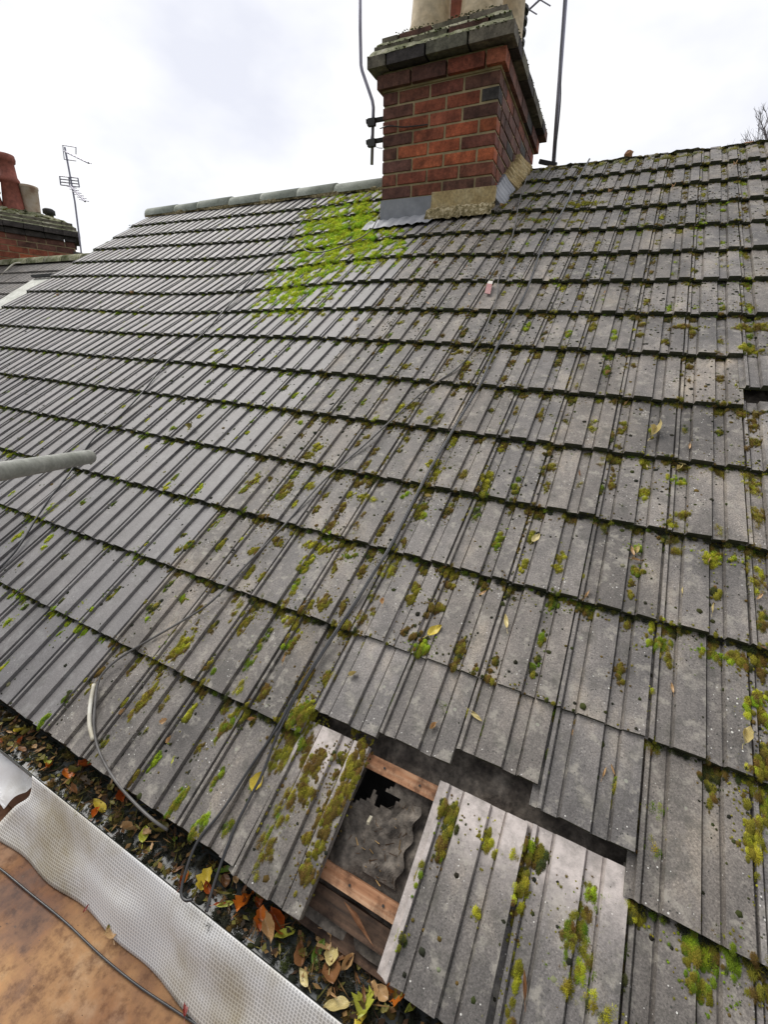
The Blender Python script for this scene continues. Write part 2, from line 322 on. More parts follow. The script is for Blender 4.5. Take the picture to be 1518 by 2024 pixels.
# ------------------------------------------------------------------ roof tiles
NV = 7                                                      # rows of vertices up a tile
def tile_geo(k, r, lip, length=TLEN, first=True, last=True, du=0, dn=0, rot=0, nbase=0.0, jit=True, frac=1.0):
    """one interlocking tile: top surface, lip, right edge and underside. lip in courses."""
    cols = [(x, z) for x, z in PROF]
    vs = []; fs = []
    vl = -lip*G; tu = k*TW
    pr = len(cols)
    e1 = random.uniform(-.0012, .0012) if jit else 0; e2 = random.uniform(-.0018, .0018) if jit else 0
    tilt = random.uniform(-.002, .002) if jit else 0
    lipj = [random.uniform(-.0022, .0022) if jit else 0 for _ in cols]
    for i in range(NV):
        tt = i/(NV-1); d = tt*length
        for j, (x, z) in enumerate(cols):
            dd = d + (lipj[j] if i == 0 else 0)
            u = x + du + e1; v = dd
            cu = x - TW/2
            uu = tu + u - v*rot; vv = vl + v + cu*rot
            nn = 0.018 - .0250*d/.36 + z + dn + e2*(1-tt) + tilt*cu/.1 + nbase
            nn += float(sag(uu, -vv/G))
            vs.append(W(uu, vv, nn))
    for i in range(NV-1):
        for j in range(pr-1):
            a = i*pr+j; fs.append((a, a+1, a+1+pr, a+pr))
    top = len(fs)
    b0 = len(vs)                                            # underside
    for i in (0, NV-1):
        d = i/(NV-1)*length
        for j, (x, z) in enumerate(cols):
            u = x + du + e1; cu = x - TW/2
            uu = tu + u - d*rot; vv = vl + d + (lipj[j] if i == 0 else 0) + cu*rot
            nn = 0.018 - .0250*d/.36 - .0125 + dn + e2*(1-d/length) + tilt*cu/.1 + nbase + float(sag(uu, -vv/G))
            if j < 2: nn = min(nn, nn)
            vs.append(W(uu, vv, nn))
    for j in range(pr-1):
        fs.append((b0+j, b0+j+1, j+1, j))                   # lip
        fs.append((b0+pr+j+1, b0+pr+j, (NV-1)*pr+j, (NV-1)*pr+j+1))   # head
        fs.append((b0+j+1, b0+j, b0+pr+j, b0+pr+j+1))       # underside
    fs.append(tuple([b0] + [i*pr for i in range(NV)] + [b0+pr]))
    fs.append(tuple([b0+pr+pr-1] + [i*pr+pr-1 for i in range(NV-1, -1, -1)] + [b0+pr-1]))
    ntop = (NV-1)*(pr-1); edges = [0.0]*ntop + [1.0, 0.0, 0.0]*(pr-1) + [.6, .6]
    heads = []
    for i in range(NV):
        heads += [1.0 if i >= NV-2 else (0.25 if i == NV-3 else 0.0)]*pr
    heads += [0]*pr + [1.0]*pr
    return vs, fs, (heads, edges)
SPECIAL = {(15, -2), (15, -3), (15, -1), (15, 0), (14, -3), (14, -2), (14, -1), (14, 0), (9, 2)}
def tone(left):
    t = random.gauss(.96 if left else .91, .07 if left else .12); wm = random.uniform(0, .02 if left else .07)
    return (t*(1+wm*.6), t, t*(1-wm), 1)
def build_roof(name, k0, k1, rows, material, parent, left):
    V = []; F = []; T = []; E_ = []
    for r in rows:
        for k in range(k0, k1):
            if (r, k) in SPECIAL: continue
            ln = TLEN if r > 0 else .2
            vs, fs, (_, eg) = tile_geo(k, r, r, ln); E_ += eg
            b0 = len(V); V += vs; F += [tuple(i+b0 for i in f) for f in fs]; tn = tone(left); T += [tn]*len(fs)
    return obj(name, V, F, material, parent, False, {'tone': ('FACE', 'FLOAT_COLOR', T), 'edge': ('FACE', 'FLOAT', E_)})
PARTY = -7
house_l = thing('terraced_house', 'house with smoother grey roof and half round clay ridge tiles left of the chimney', 'house')
house_r = thing('terraced_house', 'house with weathered mossy grey roof under and right of the red chimney', 'house')
build_roof('roof', -28, PARTY, range(1, 16), MT['tile_left'], house_l, True)
build_roof('roof', PARTY, 9, range(1, 16), MT['tile_right'], house_r, False)
def loose(k, r, lip, label, du=0, dn=0, rot=0, length=TLEN, head=True, side=False):
    vs, fs, (hd, eg) = tile_geo(k, r, lip, length, du=du, dn=dn, rot=rot)
    c0 = W(k*TW+TW/2, -lip*G, 0); tn = tone(False)
    if not head: hd = [0]*len(hd)
    if side:
        for i in range(NV):
            for j in range(4): hd[i*len(PROF)+j] = .8
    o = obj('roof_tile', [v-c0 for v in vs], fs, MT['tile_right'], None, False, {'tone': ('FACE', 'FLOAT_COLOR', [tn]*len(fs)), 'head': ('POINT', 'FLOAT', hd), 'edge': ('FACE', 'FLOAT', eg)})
    o.location = c0
    return tag(o, label, 'roof tile', 'loose tiles of the mossy roof')
# a texture that follows object space would jump between loose tiles: each gets its own patch of the same material, as real tiles do
loose(-3, 15, 15.04, 'loose mossy eaves tile left of the open hole, its pale head uncovered', du=-.003, dn=.004, rot=.02, length=.362)
loose(-1, 15, 15.03, 'loose eaves tile right of the open hole, its pale side interlock exposed', du=-.006, dn=.012, rot=-.008, length=.362, side=True)
loose(0, 15, 15.02, 'cracked eaves tile with pale mortar stained head, second tile right of the hole', du=.001, dn=.003, length=.362)
loose(-3, 14, 13.78, 'slipped tile directly above the left loose eaves tile, moss at its lower left corner', du=.004, dn=.004, rot=.006)
loose(-2, 14, 13.73, 'slipped tile directly above the open hole where battens show', dn=.004, rot=-.003)
loose(-1, 14, 13.60, 'most raised tile, its lower edge well above the pale heads below it', dn=.004)
loose(0, 14, 13.75, 'slipped tile carrying a moss tuft with dry leaf slivers', dn=.003)
loose(2, 9, 8.68, 'slipped tile at the right picture edge above a black gap', dn=.012, head=False)

# what the open hole shows: felt, battens, tilting fillet (parts of the right house)
F_ = MB()
for (u0, u1, c0, c1, nu, nv_) in ((-.66, .30, 12.9, 15.04, 120, 86), (.30, .85, 8.0, 9.9, 16, 16)):
    F_ = MB(); vs = []; fs = []
    for i in range(nv_+1):
        for j in range(nu+1):
            u = u0+(u1-u0)*j/nu; c = c0 + (c1-c0)*i/nv_
            vs.append(W(u, -c*G, -.040 + .007*math.sin(u*31+c*2.2) + .005*math.sin(c*14+u*23) + .004*math.sin(u*67-c*5) + float(sag(u, c))))
    for i in range(nv_):
        for j in range(nu):
            uu = u0+(u1-u0)*(j+.5)/nu; cc = c0+(c1-c0)*(i+.5)/nv_
            if -.41 < uu < -.315+.022*math.sin(cc*37)+.012*math.sin(cc*91+uu*60) and 13.95 < cc < 14.20+.05*math.sin(uu*90)+.03*math.sin(uu*211): continue
            a = i*(nu+1)+j; fs.append((a, a+nu+1, a+nu+2, a+1))
    F_.add(vs, fs); F_.build('roofing_felt', MT['felt'], house_r, True)
for r, m_ in ((13.95, 'batten'), (14.735, 'batten'), (12.9, 'batten'), (8.92, 'old_wood')):
    q = MB(); q.beam(W(-1.38, -r*G, -.026), W(1.75, -r*G, -.026), .034, .026, NRM); q.build('batten', MT[m_], house_r)
q = MB(); q.beam(W(-.46, -14.90*G, -.038), W(-.17, -14.90*G, -.038), .045, .026, NRM)
q.beam(W(-.46, -15.0*G, -.055), W(-.17, -15.0*G, -.055), .06, .02, NRM); q.build('tilting_fillet', MT['old_wood'], house_r)
q = MB(); q.add([W(-.62, -15*G, -.24), W(0.05, -15*G, -.24), W(0.05, -13.2*G, -.24), W(-.62, -13.2*G, -.24)], [(0, 1, 2, 3)]); q.build('loft_shade_sheet', MT['dark'], house_r)  # added black sheet standing for the loft's shade below the felt tear
q = MB(); sp = W(-.30, -14.86*G, -.006)
vs = [W(-.34, -14.83*G, -.012), W(-.30, -14.84*G, .0), W(-.245, -14.95*G, -.012), W(-.30, -14.90*G, -.02)]; q.add(vs, [(0, 1, 2, 3), (3, 2, 1, 0)]); q.build('wood_splinter', MT['batten'], house_r)
vs = []; fs = []; n_ = 22                                      # a crumpled tongue of felt sagging between the battens
for i in range(n_+1):
    for j in range(n_+1):
        a, b_ = j/n_, i/n_; wd = .5+.5*min(1, b_*1.6)**.7; u = -.245 - .115*a*wd + .006*math.sin(b_*19); c = 14.08 + .55*b_ + .05*a*(1-b_)*math.sin(a*7)
        vs.append(W(u, -c*G, -.033 + .004*math.sin(a*7+b_*4) + .0035*math.sin(b_*11-a*5) + .0015*math.sin(a*23+b_*17) - .012*a))
for i in range(n_):
    for j in range(n_): a = i*(n_+1)+j; fs.append((a, a+1, a+n_+2, a+n_+1))
obj('felt_flap', vs, fs, MT['felt'], house_r, False)
q = MB(); q.beam(W(-.352, -14.30*G, -.03), W(-.350, -14.345*G, -.012), .007, .007, NRM); q.build('wooden_peg', MT['white_pvc'], house_r)
for (u, c) in ((-.36, 13.95), (-.262, 13.95), (-.34, 14.735), (-.255, 14.73)): q = MB(); q.tube([W(u, -c*G, -.014), W(u+.001, -c*G, -.0095)], .0028, 7); q.build('nail', MT['dark'], house_r)
# walls and back slopes of both houses
for hs, x0, x1 in ((house_l, -5.55, -1.402), (house_r, -1.398, 1.8)):
    q = MB(); q.box(x0, x1, -3.62, 3.7, GZ-.2, -2.95); q.build('wall', MT['render_wall'], hs)
    q = MB(); q.add([(x0, .04, -.01), (x1, .04, -.01), (x1, 3.95, -2.75), (x0, 3.95, -2.75)], [(0, 1, 2, 3)]); q.build('back_roof', MT['tile_left'], hs)
    q = MB(); q.box(x0, x1, -3.70, -3.675, -2.93, -2.74); q.build('fascia', MT['old_wood'], hs)
q = MB(); q.add([(-5.54, -3.6, -2.93), (-5.54, 3.8, -2.75), (-5.54, .04, -.04)], [(0, 1, 2), (2, 1, 0)]); q.build('gable', MT['render_wall'], house_l)

# left ridge: seven half round tiles on a mortar bed
jx = [-5.63] + [float(hit(x, y, 1, .0)[0]) for x, y in ((346, 402), (392, 395), (454, 388), (517, 381), (589, 373), (663, 363))] + [-1.96]
for i in range(len(jx)-1):
    vs = []; fs = []; S = 12
    x0, x1 = jx[i]+.004, jx[i+1]-.004; dz = random.uniform(-.006, .006)
    for x, rr in ((x0, .102), (x0+.03, .102), (x1, .106)):
        for r_ in (rr, rr-.016):
            for j in range(S+1):
                a = math.pi*(j/S); vs.append((x, .06 + r_*math.cos(a), .012+dz + r_*math.sin(a)*.98))
    n1 = S+1
    for i2 in range(2):
        for j in range(S):
            a = i2*2*n1+j; fs += [(a, a+1, a+1+2*n1, a+2*n1)]; a += n1; fs += [(a+1, a, a+2*n1, a+1+2*n1)]
    for e_ in (0, 2):
        for j in range(S): a = e_*2*n1+j; fs.append((a, a+n1, a+n1+1, a+1) if e_ == 0 else (a+1, a+n1+1, a+n1, a))
    obj('ridge_tile', vs, fs, MT['ridge'], house_l, True)
def lumpy_strip(name, pts_lo, pts_hi, material, parent, depth=.02, nsub=4):
    vs = []; fs = []; n_ = len(pts_lo)
    for i in range(n_):
        for t in range(nsub+1):
            tt = t/nsub; p = np.asarray(pts_lo[i])*(1-tt) + np.asarray(pts_hi[i])*tt + rng.normal(0, .004, 3) + NRM*depth*math.sin(tt*math.pi)
            vs.append(p)
    for i in range(n_-1):
        for t in range(nsub): a = i*(nsub+1)+t; fs.append((a, a+nsub+1, a+nsub+2, a+1))
    return obj(name, vs, fs, material, parent, True)
xs = np.linspace(-5.62, -1.95, 90)
lumpy_strip('ridge_mortar', [W(x, -.035+.012*math.sin(x*9), .012) for x in xs], [(x, -.032, .028) for x in xs], MT['rough_buff'], house_l, .008)
xs = np.linspace(-1.05, 1.8, 90)
lumpy_strip('ridge_mortar', [W(x, .0, .018 + .006*math.sin(x*17)) for x in xs], [(x, .12, -.03) for x in xs], MT['cap'], house_r, .014)

q = MB()                                                    # broken bedding mortar left along the bare ridge
for i in range(30):
    x = random.uniform(-1.0, 1.2); s_ = random.uniform(.010, .030)
    vv, ff = [], []
    for a in range(3):
        for b_ in range(7): t_ = 2*math.pi*b_/7; r_ = s_*(1, .85, .4)[a]*random.uniform(.75, 1.2); vv.append((x+r_*1.3*math.cos(t_), .045+r_*math.sin(t_)+random.uniform(-.004, .004), .012+s_*(0, .5, .85)[a]-.004*x))
    for a in range(2):
        for b_ in range(7): ff.append((a*7+b_, a*7+(b_+1) % 7, (a+1)*7+(b_+1) % 7, (a+1)*7+b_))
    ff.append(tuple(range(14, 21))); q = MB(); q.add(vv, ff); q.build('ridge_mortar', MT['rough_buff'], house_r)
# ------------------------------------------------------------------ main chimney
CH = thing('chimney_stack', 'red brick chimney stack with stepped mossy cap and buff pots on the ridge', 'chimney')
X0, X1, Y0, Y1 = -1.925, -1.062, -.74, .60; ZB = -.335
def lean(x, y, z): return (x - .042*(z-ZB), y, z)
BR = {'o': (.42, .115, .05), 'r': (.30, .09, .05), 'm': (.225, .078, .05), 'd': (.135, .062, .046), 'k': (.060, .052, .048), 'p': (.155, .075, .058), 'g': (.15, .135, .10)}
def brick_ring(q, z0, z1, grow, rowcols, phase, sidecols, mortar=.015, dep=.10):
    x0, x1, y0, y1 = X0-grow, X1+grow, Y0-grow, Y1+grow
    p = (x1-x0)/3.5
    def jj(): return random.uniform(-.0025, .0025)
    def col(c):
        a = BR[c]; f = random.uniform(.82, 1.2); return tuple(min(1, v*f*random.uniform(.95, 1.05)) for v in a)
    if phase: edges = [x0, x0+p/2, x0+1.5*p, x0+2.5*p, x1]
    else: edges = [x0, x0+p, x0+2*p, x0+3*p, x1]
    for yy, s in ((y0, 1), (y1, -1)):
        for i in range(4):
            a = edges[i] + (mortar/2 if i else 0); b_ = edges[i+1] - (mortar/2 if i < 3 else 0); o = jj()
            ya, yb = (yy+o, yy+dep) if s > 0 else (yy-dep, yy+o)
            q.box(a, b_, ya, yb, z0+jj()*.6, z1+jj()*.6, col(rowcols[i] if s > 0 else random.choice('rmd')), lean)
    ns = 5; ln = (y1-y0-2*dep-mortar*2)
    off = .5 if phase else 0
    ed = [0] + [(i+ (off if off else 1))/ns for i in range(ns)] ; ed = sorted(set([0, 1] + [e_ for e_ in ed if 0 < e_ < 1]))
    for xx, s in ((x1, 1), (x0, -1)):
        for i in range(len(ed)-1):
            a = y0+dep+mortar + ed[i]*ln + (mortar/2 if i else 0); b_ = y0+dep+mortar + ed[i+1]*ln - (mortar/2 if i < len(ed)-2 else 0); o = jj()
            xa, xb = (xx-dep, xx+o) if s > 0 else (xx+o, xx+dep)
            q.box(xa, xb, a, b_, z0+jj()*.6, z1+jj()*.6, col(random.choice(sidecols)), lean)
rows = [('dmmd', 1, 'pdm'), ('drrk', 0, 'pkd'), ('drrk', 1, 'pdd'), ('mrrd', 0, 'pdk'), ('doom', 0, 'pmd'), ('doro', 1, 'pmr'), ('moom', 0, 'rmo'), ('dmrm', 1, 'rmo'), ('ddmd', 0, 'mrp')]
rows = [('dmmd', 1, 'pdm'), ('drrk', 0, 'pkd'), ('mrrd', 1, 'pdd'), ('droo', 0, 'pdk'), ('doom', 1, 'pmd'), ('dooo', 0, 'pmr'), ('mrrm', 1, 'rmo'), ('dmdd', 0, 'rmp')]
q = MB(); zt = .330; h = .0832
for i, (rc, ph, sc_) in enumerate(rows):
    z1 = zt - i*h; brick_ring(q, z1-h+.0135, z1, 0, rc, ph, sc_)
bo = q.build('brickwork', MT['brick'], CH, col=True); bo_ = bo.modifiers.new('worn_edges', 'BEVEL'); bo_.width = .0035; bo_.segments = 2
q = MB(); q.box(X0+.007, X1-.007, Y0+.007, Y1-.007, -1.15, .34, None, lean); q.build('mortar', MT['mortar'], CH)
q = MB(); brick_ring(q, .350, .428, .035, 'ddrr', 0, 'pkd', dep=.12); q.build('oversailing_course', MT['brick'], CH, col=True)
q = MB(); q.box(X0-.004, X1+.004, Y0-.004, Y1+.004, .339, .452, None, lean); q.build('mortar', MT['mortar'], CH)
q = MB(); brick_ring(q, .452, .518, .088, 'gkgg', 1, 'ggk', dep=.14); q.build('oversailing_course', MT['brick'], CH, col=True)
q = MB(); brick_ring(q, .552, .582, .052, 'ggdg', 0, 'ggp', dep=.14); q.build('weathering_course', MT['brick'], CH, col=True)
q = MB(); brick_ring(q, .612, .646, .010, 'gdgg', 1, 'ggp', dep=.14); q.build('weathering_course', MT['brick'], CH, col=True)
def fillet(z0, g0, z1, g1, name):
    vs = []; fs = []; n_ = 22
    ring = []
    for (z, g) in ((z0, g0), (z0*.45+z1*.55, g0*.55+g1*.45), (z1, g1)):
        x0, x1, y0, y1 = X0-g, X1+g, Y0-g, Y1+g
        per = [(x0+(x1-x0)*i/n_, y0) for i in range(n_)] + [(x1, y0+(y1-y0)*i/n_) for i in range(n_)] + [(x1-(x1-x0)*i/n_, y1) for i in range(n_)] + [(x0, y1-(y1-y0)*i/n_) for i in range(n_)]
        for (x, y) in per:
            vs.append(lean(x+random.uniform(-.004, .004), y+random.uniform(-.004, .004), z+random.uniform(-.004, .005)))
    m_ = 4*n_
    for i in range(2):
        for j in range(m_): fs.append((i*m_+j, i*m_+(j+1) % m_, (i+1)*m_+(j+1) % m_, (i+1)*m_+j))
    fs.append(tuple(range(2*m_, 3*m_))); return vs, fs
for nm, a in (('weathered_fillet', (.516, .086, .556, .053)), ('weathered_fillet', (.580, .05, .616, .011))):
    vs, fs = fillet(*a, nm); obj(nm, vs, fs, MT['cap'], CH, True)
# flaunching: a mortar mound round the pots
vs = []; fs = []; n_ = 26
for i in range(n_+1):
    for j in range(n_+1):
        x = X0+.01+(X1-X0-.02)*j/n_; y = Y0+.01+(Y1-Y0-.02)*i/n_
        ex = min(x-X0, X1-x, y-Y0, Y1-y)/.16; z = .636 + .105*min(1, ex)**.8 + random.uniform(-.006, .006)
        vs.append(lean(x, y, z))
for i in range(n_):
    for j in range(n_): a = i*(n_+1)+j; fs.append((a, a+1, a+n_+2, a+n_+1))
obj('flaunching', vs, fs, MT['cap'], CH, True)
POT = [(.155, -.04), (.155, .03), (.142, .06), (.128, .40), (.126, .50), (.145, .52), (.150, .56), (.145, .60), (.112, .60), (.108, .3), (.108, .0)]
pbase = []
for (px, py, yy, m_, sc_) in ((851, 44, -.50, 'pot', 1.0), (951, 30, -.50, 'pot', 1.0), (1000, 30, -.12, 'pot', 1.0), (905, 30, .2, 'pot_red', .9), (848, 30, .25, 'pot', .95)):
    p = hit(px, py, 1, yy); q = MB(); q.lathe([(r*sc_, z) for r, z in POT], (p[0], yy, .715), 28)
    q.build('chimney_pot', MT[m_], CH, True)
# metal cowl behind the pots
p = hit(1026, 60, 1, .42); q = MB(); zc = float(hit(1026, 98, 1, .42)[2])
q.lathe([(.055, -.45), (.055, .01)] + sum([[(.05, z), (.085, z+.006), (.085, z+.03), (.05, z+.05)] for z in (.02, .09, .16, .23)], []) + [(.04, .29), (.001, .31)], (p[0]-.025, .42, zc), 18); q.build('louvred_cowl', MT['dark'], CH)
# lead apron and flashings, mortar fillets
xm = -1.50
q = MB(); q.box(X0-.006, xm, Y0-.008, Y0+.02, -.50, -.333); q.build('lead_flashing', MT['lead'], CH)
vs = []; fs = []
for i in range(6):
    for j in range(29):
        u = X0-.10 + (xm+.06-X0+.10)*j/28; v = -.875 - .033*i - (.006*math.sin(j*1.3) if i == 5 else 0)
        vs.append(W(u, v, .008 + .55*max(0, float(tile_n(.1, u % TW))) + .018 + .003*math.sin(j*2.1+i) + float(sag(u, -v/G))))
for i in range(5):
    for j in range(28): a = i*29+j; fs.append((a, a+29, a+30, a+1))
obj('lead_apron', vs, fs, MT['lead'], CH, True)
q = MB(); vs = []
q.box(xm+.002, X1+.035, Y0-.022, Y0+.02, -.46, -.318); q.build('mortar_patch', MT['buff'], CH)
lumpy_strip('mortar_fillet', [W(x, -.99+.01*math.sin(x*30), .030+float(sag(x, 3.2))) for x in np.linspace(xm, X1+.05, 26)], [(x, Y0-.03, -.425) for x in np.linspace(xm, X1+.05, 26)], MT['rough_buff'], CH, .03)
def side_fillet(name, v0, v1, w0, h0, material, jag):       # a solid wedge along the right face: lead first, buff mortar higher up
    vs = []; fs = []; n_ = 22
    for i in range(n_+1):
        v = v0+(v1-v0)*i/n_; j = jag*math.sin(i*1.9)+random.uniform(-jag, jag)*.4
        vs += [W(X1-.06, v, -.03), W(X1+w0+j*.6, v, -.03), W(X1+w0+j*.6, v, .032+j*.2), W(X1+w0*.45, v, .055+h0*.25+j*.4), W(X1+.012, v, h0+j*1.2), W(X1-.06, v, h0+j)]
    for i in range(n_):
        for k in range(5): a = i*6+k; fs.append((a, a+1, a+7, a+6))
    fs += [tuple(range(5, -1, -1)), tuple(range(n_*6, n_*6+6))]
    return obj(name, vs, fs, material, CH, False)
side_fillet('lead_flashing', -.79, -.44, .085, .13, MT['lead'], .006)
side_fillet('mortar_fillet', -.44, .03, .10, .11, MT['buff'], .016)

# ------------------------------------------------------------------ aerial poles of the main chimney
def pole_thing(name, label, pts, r, mname='pole'):
    t_ = thing(name, label, 'aerial pole')
    q = MB(); q.tube(pts, r, 10); q.build('mast', MT[mname], t_, True); return t_
Yp = -.45
pl = [hit(x, y, 1, Yp) for x, y in ((735, 326), (738, 214), (736, 200), (716, 142), (713.5, 130), (712, 60), (711, -120))]
ap = pole_thing('aerial_pole', 'cranked grey aerial pole clamped to left side of red chimney', [pl[0], pl[1], pl[2], pl[3], pl[4], pl[5], pl[6]], .0135)
for (y, y2) in ((240, 236), (281, 277)):
    a = hit(724, y+2, 1, Yp-.03); b_ = hit(770, y-6, 1, Yp+.02); q = MB(); q.beam(a, b_, .025, .025); q.beam(hit(728, y+4, 1, Yp-.035), hit(742, y+2, 1, Yp-.035), .03, .05); q.build('bracket', MT['dark'], ap)
q = MB(); ln_ = [hit(751, 255, 1, Y0-.01), hit(770, 250, 1, Y0-.012), hit(800, 252, 1, Y0-.012), hit(845, 247, 1, Y0-.012)]
q.tube(smooth_line(ln_), .004, 6); q.tube(smooth_line([hit(738, 250, 1, Yp), hit(733, 280, 1, Yp), hit(745, 292, 1, Yp), hit(756, 294, 1, Y0)]), .003, 6); q.build('lashing_wire', MT['rubber'], ap)
Yr = .50
pr_ = [hit(1094, 326, 1, Yr), hit(1106, 160, 1, Yr), hit(1118, -5, 1, Yr), hit(1124, -90, 1, Yr)]
ap2 = pole_thing('aerial_pole', 'straight grey aerial pole rising behind right side of red chimney', pr_, .017)
q = MB(); q.beam(hit(1066, 320, 1, Yr-.02), hit(1100, 327, 1, Yr-.02), .03, .03); q.build('bracket', MT['dark'], ap2)
q = MB(); q.tube(smooth_line([hit(1094+dx, y, 1, Yr-.03) for dx, y in ((3, 310), (14, 200), (13, 120), (17, 60), (24, -40))]), .005, 6); q.build('downlead', MT['rubber'], ap2)
ya = thing('yagi_aerial', 'slim yagi aerial poking out behind the chimney pots', 'aerial'); q = MB()
a, b_ = hit(1028, 36, 1, .75), hit(1092, -22, 1, .75); q.tube([a, b_], .009, 8); q.build('boom', MT['pole'], ya)
for t_, s_ in ((.28, .5), (.62, .65), (.9, .6)):
    c_ = np.asarray(a)*(1-t_)+np.asarray(b_)*t_; d_ = hit(1060, 22, 1, .75)-hit(1040, 10, 1, .75); d_ = d_/np.linalg.norm(d_)*.09*s_*2
    q = MB(); q.tube([c_-d_, c_+d_], .005, 6); q.build('element', MT['pole'], ya)

# ------------------------------------------------------------------ neighbouring house on the left, one step lower
house_n = thing('terraced_house', 'lower neighbouring house at far left with dark tiles and ridge', 'house')
DZ = -.43
V = []; F = []; T = []
for r in range(1, 10):
    for k in range(-48, -28):
        vs, fs, _ = tile_geo(k, r, r*1.02, jit=True); b0 = len(V); V += [v+np.array([0, 0, DZ]) for v in vs]; F += [tuple(i+b0 for i in f) for f in fs]; tn = [x*.75 for x in tone(True)]; T += [tn]*len(fs)
obj('roof', V, F, MT['tile_right'], house_n, False, {'tone': ('FACE', 'FLOAT_COLOR', T)})
q = MB(); q.box(-9.7, -5.56, -3.55, 3.7, GZ-.2, -3.3); q.build('wall', MT['render_wall'], house_n)
q = MB(); q.add([(-9.7, .04, DZ-.02), (-5.56, .04, DZ-.02), (-5.56, 3.95, -3.1), (-9.7, 3.95, -3.1)], [(0, 1, 2, 3)]); q.build('back_roof', MT['tile_left'], house_n)
for i in range(9):
    x0 = -5.66-.46*(i+1); q = MB(); vs = []; fs = []
    for x in (x0, x0+.452):
        for j in range(11): a = math.pi*j/10; vs.append((x, .05+.11*math.cos(a), DZ+.0+.10*math.sin(a)))
    fs = [(j, j+1, j+12, j+11) for j in range(10)] + [tuple(range(11)), tuple(range(21, 10, -1))]
    obj('ridge_tile', vs, fs, MT['cap'], house_n, True)
# lead covered upstand beside the verge
def atn(px, py, n_): u, v = uv_at(px, py, n_); return W(u, v, n_)
nb = DZ*CT
C4 = [atn(66, 552, nb+.10), atn(128, 548, nb+.10), atn(30, 618, nb+.10), atn(-95, 652, nb+.10)]
up = np.array([0, 0, .03]); q = MB(); lo = [p - NRM*.13 for p in C4]
q.add([*C4, *lo], [(3, 2, 1, 0), (0, 1, 5, 4), (1, 2, 6, 5), (2, 3, 7, 6), (3, 0, 4, 7)])
lu = thing('roof_upstand', 'grey lead covered upstand on the lower roof at left edge', 'roof upstand')
q.build('lead_cover', MT['galv'], lu)
q = MB(); q.beam(C4[0]+up, C4[1]+up, .05, .03); q.build('capping', MT['dark'], lu)
q = MB(); q.tube(smooth_line([hit(42, 520, 1, -.05), hit(28, 522, 1, -.1), hit(14, 534, 1, -.2), hit(0, 548, 1, -.3), hit(-30, 575, 1, -.5)]), .012, 6)
tag(q.build('cable', MT['white_pvc'], None, True), 'pale cable looping over the lower ridge at far left', 'cable')

# neighbour's chimney
CN = thing('chimney_stack', 'distant brick chimney with mossy sloping cap at the left picture edge', 'chimney', (-8.73, .907, .223))
CN.scale = (1.15,)*3
CA = math.radians(60); CN.rotation_euler = (0, 0, CA); LN, DPT = 1.25, .62
q = MB()
for i in range(8):
    z1 = -.135 - i*.081; x = -LN + (.11 if i % 2 else 0)
    while x < -.02:
        xe = min(x+.225, 0); c_ = BR[random.choice('orrm' if i > 1 else 'rmdd')]; f = random.uniform(.9, 1.3)
        q.box(x+.006, xe-.006 if xe < 0 else xe, random.uniform(-.003, .003), .1, z1-.069, z1, tuple(v*f for v in c_)); x += .225
    q.box(-.1, random.uniform(-.003, .003), .112, DPT, z1-.069, z1, BR[random.choice('rmd')])
q.build('brickwork', MT['brick'], CN, col=True)
q = MB(); q.box(-LN, -.008, .008, DPT, -1.3, -.14); q.build('mortar', MT['mortar'], CN)
for g, z0, z1, c_ in ((.03, -.135, -.07, 'k'), (.085, -.065, .0, 'k'), (.05, .02, .055, 'g'), (.01, .075, .11, 'g')):
    q = MB(); x = -LN
    while x < g-.05:
        xe = min(x+.225, g); f = random.uniform(.8, 1.25); q.box(x+.003, xe-.003, -g, DPT+g, z0+random.uniform(-.003, .003), z1+random.uniform(-.003, .003), tuple(v*f for v in BR[c_])); x += .225
    q.build('oversailing_course', MT['brick'], CN, col=True)
for z0, g0, z1, g1 in ((-.002, .08, .022, .048), (.053, .046, .077, .01)):
    vs = [(-LN, -g0, z0), (g0, -g0, z0), (g0, DPT+g0, z0), (-LN, DPT+g0, z0), (-LN, -g1, z1), (g1, -g1, z1), (g1, DPT+g1, z1), (-LN, DPT+g1, z1)]
    obj('weathered_fillet', vs, [(0, 1, 5, 4), (1, 2, 6, 5), (2, 3, 7, 6), (3, 0, 4, 7), (4, 5, 6, 7)], MT['cap'], CN)
vs = []; fs = []; n_ = 26
for i in range(n_+1):
    for j in range(n_+1):
        x = -LN+LN*j/n_; y = DPT*i/n_; ex = min(-x/.5, y/.30, (DPT-y)/.30); vs.append((x, y, .105+.15*max(0, min(1, ex))**.9+random.uniform(-.012, .012)))
for i in range(n_):
    for j in range(n_): a = i*(n_+1)+j; fs.append((a, a+1, a+n_+2, a+n_+1))
obj('flaunching', vs, fs, MT['cap'], CN, True)
NP = np.array([-8.73, .907, .223]); XA = np.array([math.cos(CA), math.sin(CA), 0]); YA = np.array([-math.sin(CA), math.cos(CA), 0])
def loc(px, py, d):                                        # photo pixel -> the chimney's own frame, on the plane d metres behind its face
    r_ = ray(px, py); s_ = ((NP + YA*d*1.15 - CAM_P) @ YA)/(r_ @ YA); p = (CAM_P + s_*r_ - NP)/1.15; return np.array([p @ XA, d, p[2]])
def npot(px0, px1, ytop, ybase, d, prof, m_, name='chimney_pot'):
    a, b_ = loc(px0, ybase, d), loc(px1, ybase, d); r_ = (b_[0]-a[0])/2; zt_ = loc((px0+px1)/2, ytop, d)[2]; zb_ = loc((px0+px1)/2, ybase, d)[2]; H = zt_-zb_
    q = MB(); q.lathe([(r_*x, H*z) for x, z in prof], ((a[0]+b_[0])/2, d, zb_), 22); q.build(name, MT[m_], CN, True)
